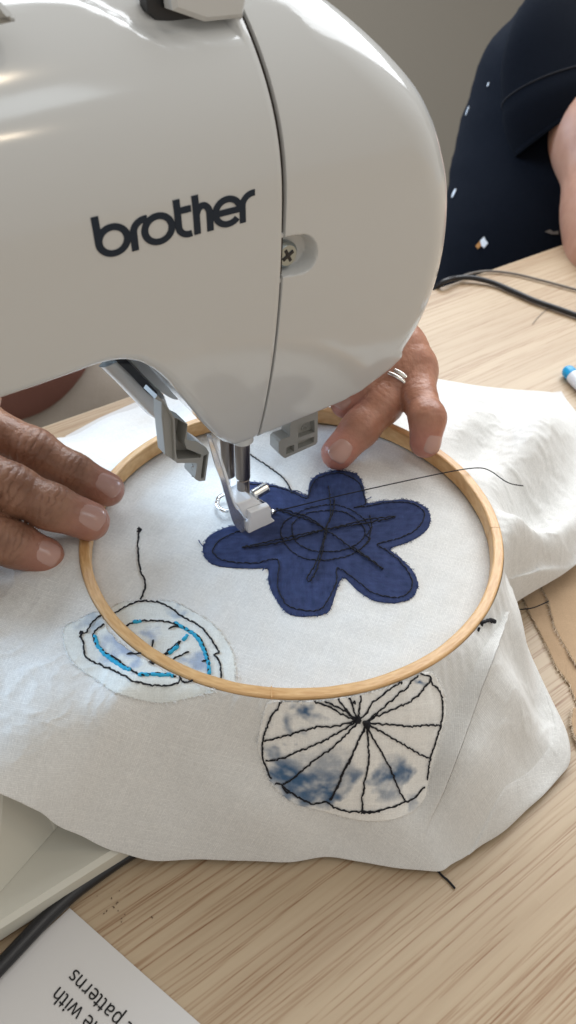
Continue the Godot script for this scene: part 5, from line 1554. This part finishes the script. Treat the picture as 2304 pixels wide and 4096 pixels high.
func frayed(called: String, label: String, outline: Array, y: float, rise: float, edge_from: int, edge_to: int) -> void:
	var o := thing(called, label, "fabric", Vector3.ZERO, "scraps of tan calico")
	var rim := []
	var n := outline.size()
	for i in n:
		var a: Vector2 = outline[i]
		var b: Vector2 = outline[(i + 1) % n]
		for k in 24:
			rim.append(a.lerp(b, k / 24.0) + Vector2(rng.randf() - 0.5, rng.randf() - 0.5) * 0.0005)
	var mid := Vector2.ZERO
	for q in outline:
		mid += q / n
	var v := PackedVector3Array()
	for r in 24:
		var f := 0.01 + 0.99 * r / 22.0 if r < 23 else 1.0
		for q in rim:
			var p: Vector2 = mid.lerp(q, f)
			v.append(Vector3(p.x, y + rise * absf(wob.get_noise_2d(p.x * 900, p.y * 900)) * (1 - f * f) + (0.0008 if r < 23 else 0.0), p.y))
	put("weave", solid(v, grid_index(24, rim.size(), true), Vector3.UP), M.calico, o)
	v = PackedVector3Array()
	var idx := PackedInt32Array()
	for i in range(edge_from * 24, edge_to * 24):
		for k in 1:
			var q: Vector2 = (rim[i] as Vector2).lerp(rim[(i + 1) % rim.size()], 0.5 * k)
			var d := (q - mid).normalized().rotated(rng.randf_range(-0.8, 0.8)) * rng.randf_range(0.0004, 0.0020)
			tube_into(v, idx, PackedVector3Array([Vector3(q.x, y + 0.0007, q.y), Vector3(q.x + d.x * 0.6, y + 0.0009, q.y + d.y * 0.6), Vector3(q.x + d.x, y + 0.0003, q.y + d.y)]), 0.00010, 4)
	var fr := put("fringe", solid(v, idx), M.calico_yarn, o)
	fr.set_meta("kind", "stuff")

func build_small() -> void:
	cord("power_cable", "thick black cable lying beside the paper at lower left", "cable", [Vector3(-0.1047, 0.0032, 0.1643), Vector3(-0.0937, 0.0032, 0.1498), Vector3(-0.0879, 0.0032, 0.1418), Vector3(-0.0812, 0.0032, 0.1328), Vector3(-0.074, 0.0032, 0.1248), Vector3(-0.0661, 0.0032, 0.1178), Vector3(-0.0578, 0.0032, 0.1112), Vector3(-0.0443, 0.0032, 0.1025)], 0.0027, M.cable_rubber)
	cord("black_cable", "black cable arching over the far right of the table", "cable", [Vector3(0.0978, -0.02, -0.3563), Vector3(0.1113, -0.004, -0.3642), Vector3(0.1205, 0.006, -0.3635), Vector3(0.1326, 0.0045, -0.3739), Vector3(0.1461, 0.004, -0.3758), Vector3(0.1617, 0.003, -0.3701), Vector3(0.1756, 0.0027, -0.3566), Vector3(0.19, 0.0027, -0.3409), Vector3(0.2046, 0.0027, -0.3291), Vector3(0.2201, 0.0027, -0.3164), Vector3(0.245, 0.0027, -0.2968)], 0.0021, M.cable_rubber)
	cord("grey_cord", "thin grey cord behind the black cable on the table", "cord", [Vector3(0.1327, 0.004, -0.3743), Vector3(0.1462, 0.003, -0.3861), Vector3(0.1627, 0.002, -0.3938), Vector3(0.1824, 0.0018, -0.3909), Vector3(0.2005, 0.0018, -0.3815), Vector3(0.2151, 0.0018, -0.3729), Vector3(0.2307, 0.0018, -0.3631), Vector3(0.2547, 0.0018, -0.3505)], 0.0010, M.cable_grey)
	# paper with its printed words
	var sheet_at := thing("printed_paper", "white paper with upside down printed words at lower left", "paper")
	put("paper_sheet", sheet([Vector2(-0.0754, 0.1295), Vector2(-0.0493, 0.1477), Vector2(-0.0234, 0.1655), Vector2(-0.0075, 0.1769), Vector2(-0.0555, 0.2061), Vector2(-0.1201, 0.1854), Vector2(-0.0941, 0.1507)], 0.0003, 0.0003), M.paper, sheet_at)
	for l in [["sic patterns", Vector3(-0.0705, 0.0008, 0.1505), Vector3(-0.0505, 0.0008, 0.165)], ["ne with", Vector3(-0.0748, 0.0008, 0.1559), Vector3(-0.0612, 0.0008, 0.1652)]]:
		var tx := TextMesh.new()
		var sf := SystemFont.new()
		sf.font_names = PackedStringArray(["Droid Sans"])
		tx.font = sf
		tx.text = l[0]
		tx.font_size = 24
		tx.pixel_size = 0.00026
		tx.depth = 0.0002
		tx.horizontal_alignment = HORIZONTAL_ALIGNMENT_RIGHT
		tx.vertical_alignment = VERTICAL_ALIGNMENT_CENTER
		var o := put("printed_words", tx, M.print_black, sheet_at)
		var run: Vector3 = (l[1] - l[2]).normalized()
		o.transform = Transform3D(Basis(run, run.cross(Vector3.DOWN).normalized(), Vector3.UP), l[1])
	var pl := thing("plain_paper", "corner of plain white paper under the bunched cloth at right", "paper")
	put("paper_sheet", sheet([Vector2(0.1491, -0.2043), Vector2(0.1811, -0.213), Vector2(0.1833, -0.1919), Vector2(0.1856, -0.1656), Vector2(0.1626, -0.1481)], 0.0006, 0.0003), M.paper, pl)
	var pb := thing("plain_paper", "strip of white paper on the table behind the fingers at left", "paper")
	put("paper_sheet", sheet([Vector2(-0.1401, -0.1477), Vector2(-0.1233, -0.1679), Vector2(-0.1008, -0.1887), Vector2(-0.0837, -0.1933), Vector2(-0.1079, -0.1525), Vector2(-0.1317, -0.1372)], 0.0004, 0.0003), M.paper, pb)
	# marker
	var mk := thing("marker_pen", "white marker pen with bright blue cap at the right edge", "pen")
	var m0: Vector3 = Vector3(0.1897, 0.0045, -0.2323)
	var md: Vector3 = Vector3(0.1969, 0.0045, -0.2079)
	var dir := (md - m0).normalized()
	put("cap", tube(PackedVector3Array([m0 - dir * 0.0035, m0 - dir * 0.003, m0 - dir * 0.0015, m0, m0 + dir * 0.006]), [0.0015, 0.003, 0.0042, 0.0046, 0.0047], 20), M.marker_blue, mk)
	put("barrel", tube(PackedVector3Array([m0 + dir * 0.0061, m0 + dir * 0.0065, m0 + dir * 0.11]), [0.0045, 0.005, 0.005], 20), M.marker_white, mk)
	# calico
	frayed("calico_scrap", "tan calico scrap with a frayed edge lying under another at right", [Vector2(0.115, -0.0417), Vector2(0.1173, -0.0162), Vector2(0.1213, 0.0042), Vector2(0.1232, 0.0177), Vector2(0.127, 0.0275), Vector2(0.1278, 0.0386), Vector2(0.1296, 0.063), Vector2(0.1559, 0.0428), Vector2(0.183, -0.0559), Vector2(0.1405, -0.0542)], 0.0003, 0.003, 0, 6)
	frayed("calico_scrap", "topmost tan calico scrap with fringed edge at the right border", [Vector2(0.1256, -0.0383), Vector2(0.128, -0.0219), Vector2(0.1275, -0.0046), Vector2(0.1287, 0.0036), Vector2(0.1318, 0.0171), Vector2(0.1375, 0.0296), Vector2(0.1684, 0.0109), Vector2(0.1823, -0.0578), Vector2(0.1435, -0.0533)], 0.0018, 0.003, 0, 5)
	frayed("calico_scrap", "small corner of tan calico low on the right border", [Vector2(0.1251, 0.041), Vector2(0.1229, 0.0469), Vector2(0.1221, 0.0538), Vector2(0.1231, 0.0591), Vector2(0.1296, 0.063), Vector2(0.1407, 0.0473), Vector2(0.1365, 0.0373)], 0.0014, 0.002, 0, 3)
	# loose threads
	cord("thread", "long loose black thread running from the foot across the hoop rim", "thread", [Vector3(-0.0078, 0.0645, -0.0117), Vector3(-0.0061, 0.066, -0.0114), Vector3(0.0041, 0.069, -0.0123), Vector3(0.0178, 0.0715, -0.0152), Vector3(0.0316, 0.0725, -0.0194), Vector3(0.0458, 0.073, -0.0242), Vector3(0.0603, 0.073, -0.0295), Vector3(0.0715, 0.0728, -0.0336), Vector3(0.0801, 0.0722, -0.0367), Vector3(0.086, 0.071, -0.0385), Vector3(0.0913, 0.067, -0.0411), Vector3(0.0961, 0.062, -0.0436), Vector3(0.0998, 0.059, -0.0442), Vector3(0.1041, 0.056, -0.0459), Vector3(0.1102, 0.053, -0.0486)], 0.00026, M.black_thread)
	cord("thread", "short black thread end on the bare table below the hem", "thread", [Vector3(0.0568, 0.0006, 0.1122), Vector3(0.0586, 0.0006, 0.1145), Vector3(0.0607, 0.0006, 0.1164), Vector3(0.0628, 0.0006, 0.1191)], 0.0004, M.black_thread)
	cord("thread", "thin dark thread across the calico scraps at right", "thread", [Vector3(0.1064, 0.004, -0.0133), Vector3(0.1121, 0.0055, -0.0122), Vector3(0.1181, 0.0055, -0.0134), Vector3(0.1226, 0.006, -0.0152), Vector3(0.1266, 0.0065, -0.0172)], 0.00028, M.black_thread)
	cord("thread", "pale hair-thin thread on the table by the black cable", "thread", [Vector3(0.1815, 0.0006, -0.3063), Vector3(0.1872, 0.0006, -0.316), Vector3(0.1953, 0.0006, -0.3274), Vector3(0.2046, 0.0006, -0.3378)], 0.00022, M.cable_grey)
	# crumbs of eraser and lint
	var v := PackedVector3Array()
	var idx := PackedInt32Array()
	var c0: Vector3 = Vector3(-0.0359, 0, 0.134)
	c0 = Vector3(-0.0605, 0, 0.128)
	for k in 13:
		var p := c0 + Vector3(rng.randfn() * 0.004, 0.0003, rng.randfn() * 0.004)
		var d := Vector3(rng.randf() - 0.5, 0, rng.randf() - 0.5) * 0.0014
		tube_into(v, idx, PackedVector3Array([p, p + d]), 0.00018, 4)
	var cr := put("lint", solid(v, idx), M.crumb)
	tag(cr, "dark specks of lint on the table beside the paper corner", "lint")
	cr.set_meta("kind", "stuff")

# ---------------------------------------------------------------- scene
func _ready() -> void:
	rng.seed = 4711
	wob.seed = 11
	wob.frequency = 0.02
	wob.fractal_octaves = 3
	var cam := Camera3D.new()
	cam.name = "camera"
	add_child(cam, true)
	cam.transform = Transform3D(Basis(Vector3(0.9996, 0.0202, -0.0182), Vector3(-0.0272, 0.7432, -0.6685), Vector3(0, 0.6688, 0.7435)).orthonormalized(), Vector3(-0.0018, 0.2935, 0.2421))
	var lens := CameraAttributesPhysical.new()
	lens.frustum_focal_length = 12.0 / tan(deg_to_rad(33.0))
	lens.frustum_focus_distance = 0.305
	lens.exposure_aperture = 12.0
	lens.frustum_near = 0.01
	lens.frustum_far = 20.0
	cam.attributes = lens
	cam.fov = 66.0
	cam.near = 0.01
	cam.far = 20.0
	var env := Environment.new()
	env.background_mode = Environment.BG_COLOR
	env.background_color = Color(0.62, 0.612, 0.60)
	env.background_energy_multiplier = 1.50
	env.tonemap_mode = Environment.TONE_MAPPER_LINEAR
	env.tonemap_exposure = 1.17
	env.sdfgi_enabled = true
	env.ssao_enabled = true
	env.ssil_enabled = true
	var we := WorldEnvironment.new()
	we.name = "environment"
	we.environment = env
	add_child(we, true)
	for l in [["window_light_left", Vector3(-1.35, 0.58, -0.62), Vector2(1.2, 0.9), Color(0.76, 0.88, 1.0), 5.5], ["window_light_back", Vector3(0.30, 1.20, -1.30), Vector2(2.0, 1.2), Color(0.96, 0.98, 1.0), 4.2], ["window_light_high", Vector3(1.22, 2.10, 0.58), Vector2(0.50, 0.34), Color(0.92, 0.97, 1.0), 0.20], ["ceiling_lamp_light", Vector3(0.72, 1.90, 0.22), Vector2(0.10, 0.06), Color(1.0, 0.92, 0.80), 0.12], ["ceiling_lamp_light", Vector3(1.60, 1.92, 1.04), Vector2(0.12, 0.07), Color(1.0, 0.92, 0.80), 0.12]]:
		var al := AreaLight3D.new()
		al.name = l[0]
		add_child(al, true)
		al.look_at_from_position(l[1], Vector3(-0.08, 0.2, 0.05) if l[1].z > 0.0 else Vector3(0.0, 0.05, -0.05), Vector3.UP)
		al.area_size = l[2]
		al.light_color = l[3]
		al.light_energy = l[4]
		al.area_normalize_energy = true
		al.area_range = 8.0
		al.area_attenuation = 2.0
		al.shadow_enabled = true
	make_materials()
	build_setting()
	await build_machine()
	build_cloth()
	build_hoop()
	build_operator()
	build_bystander()
	build_small()
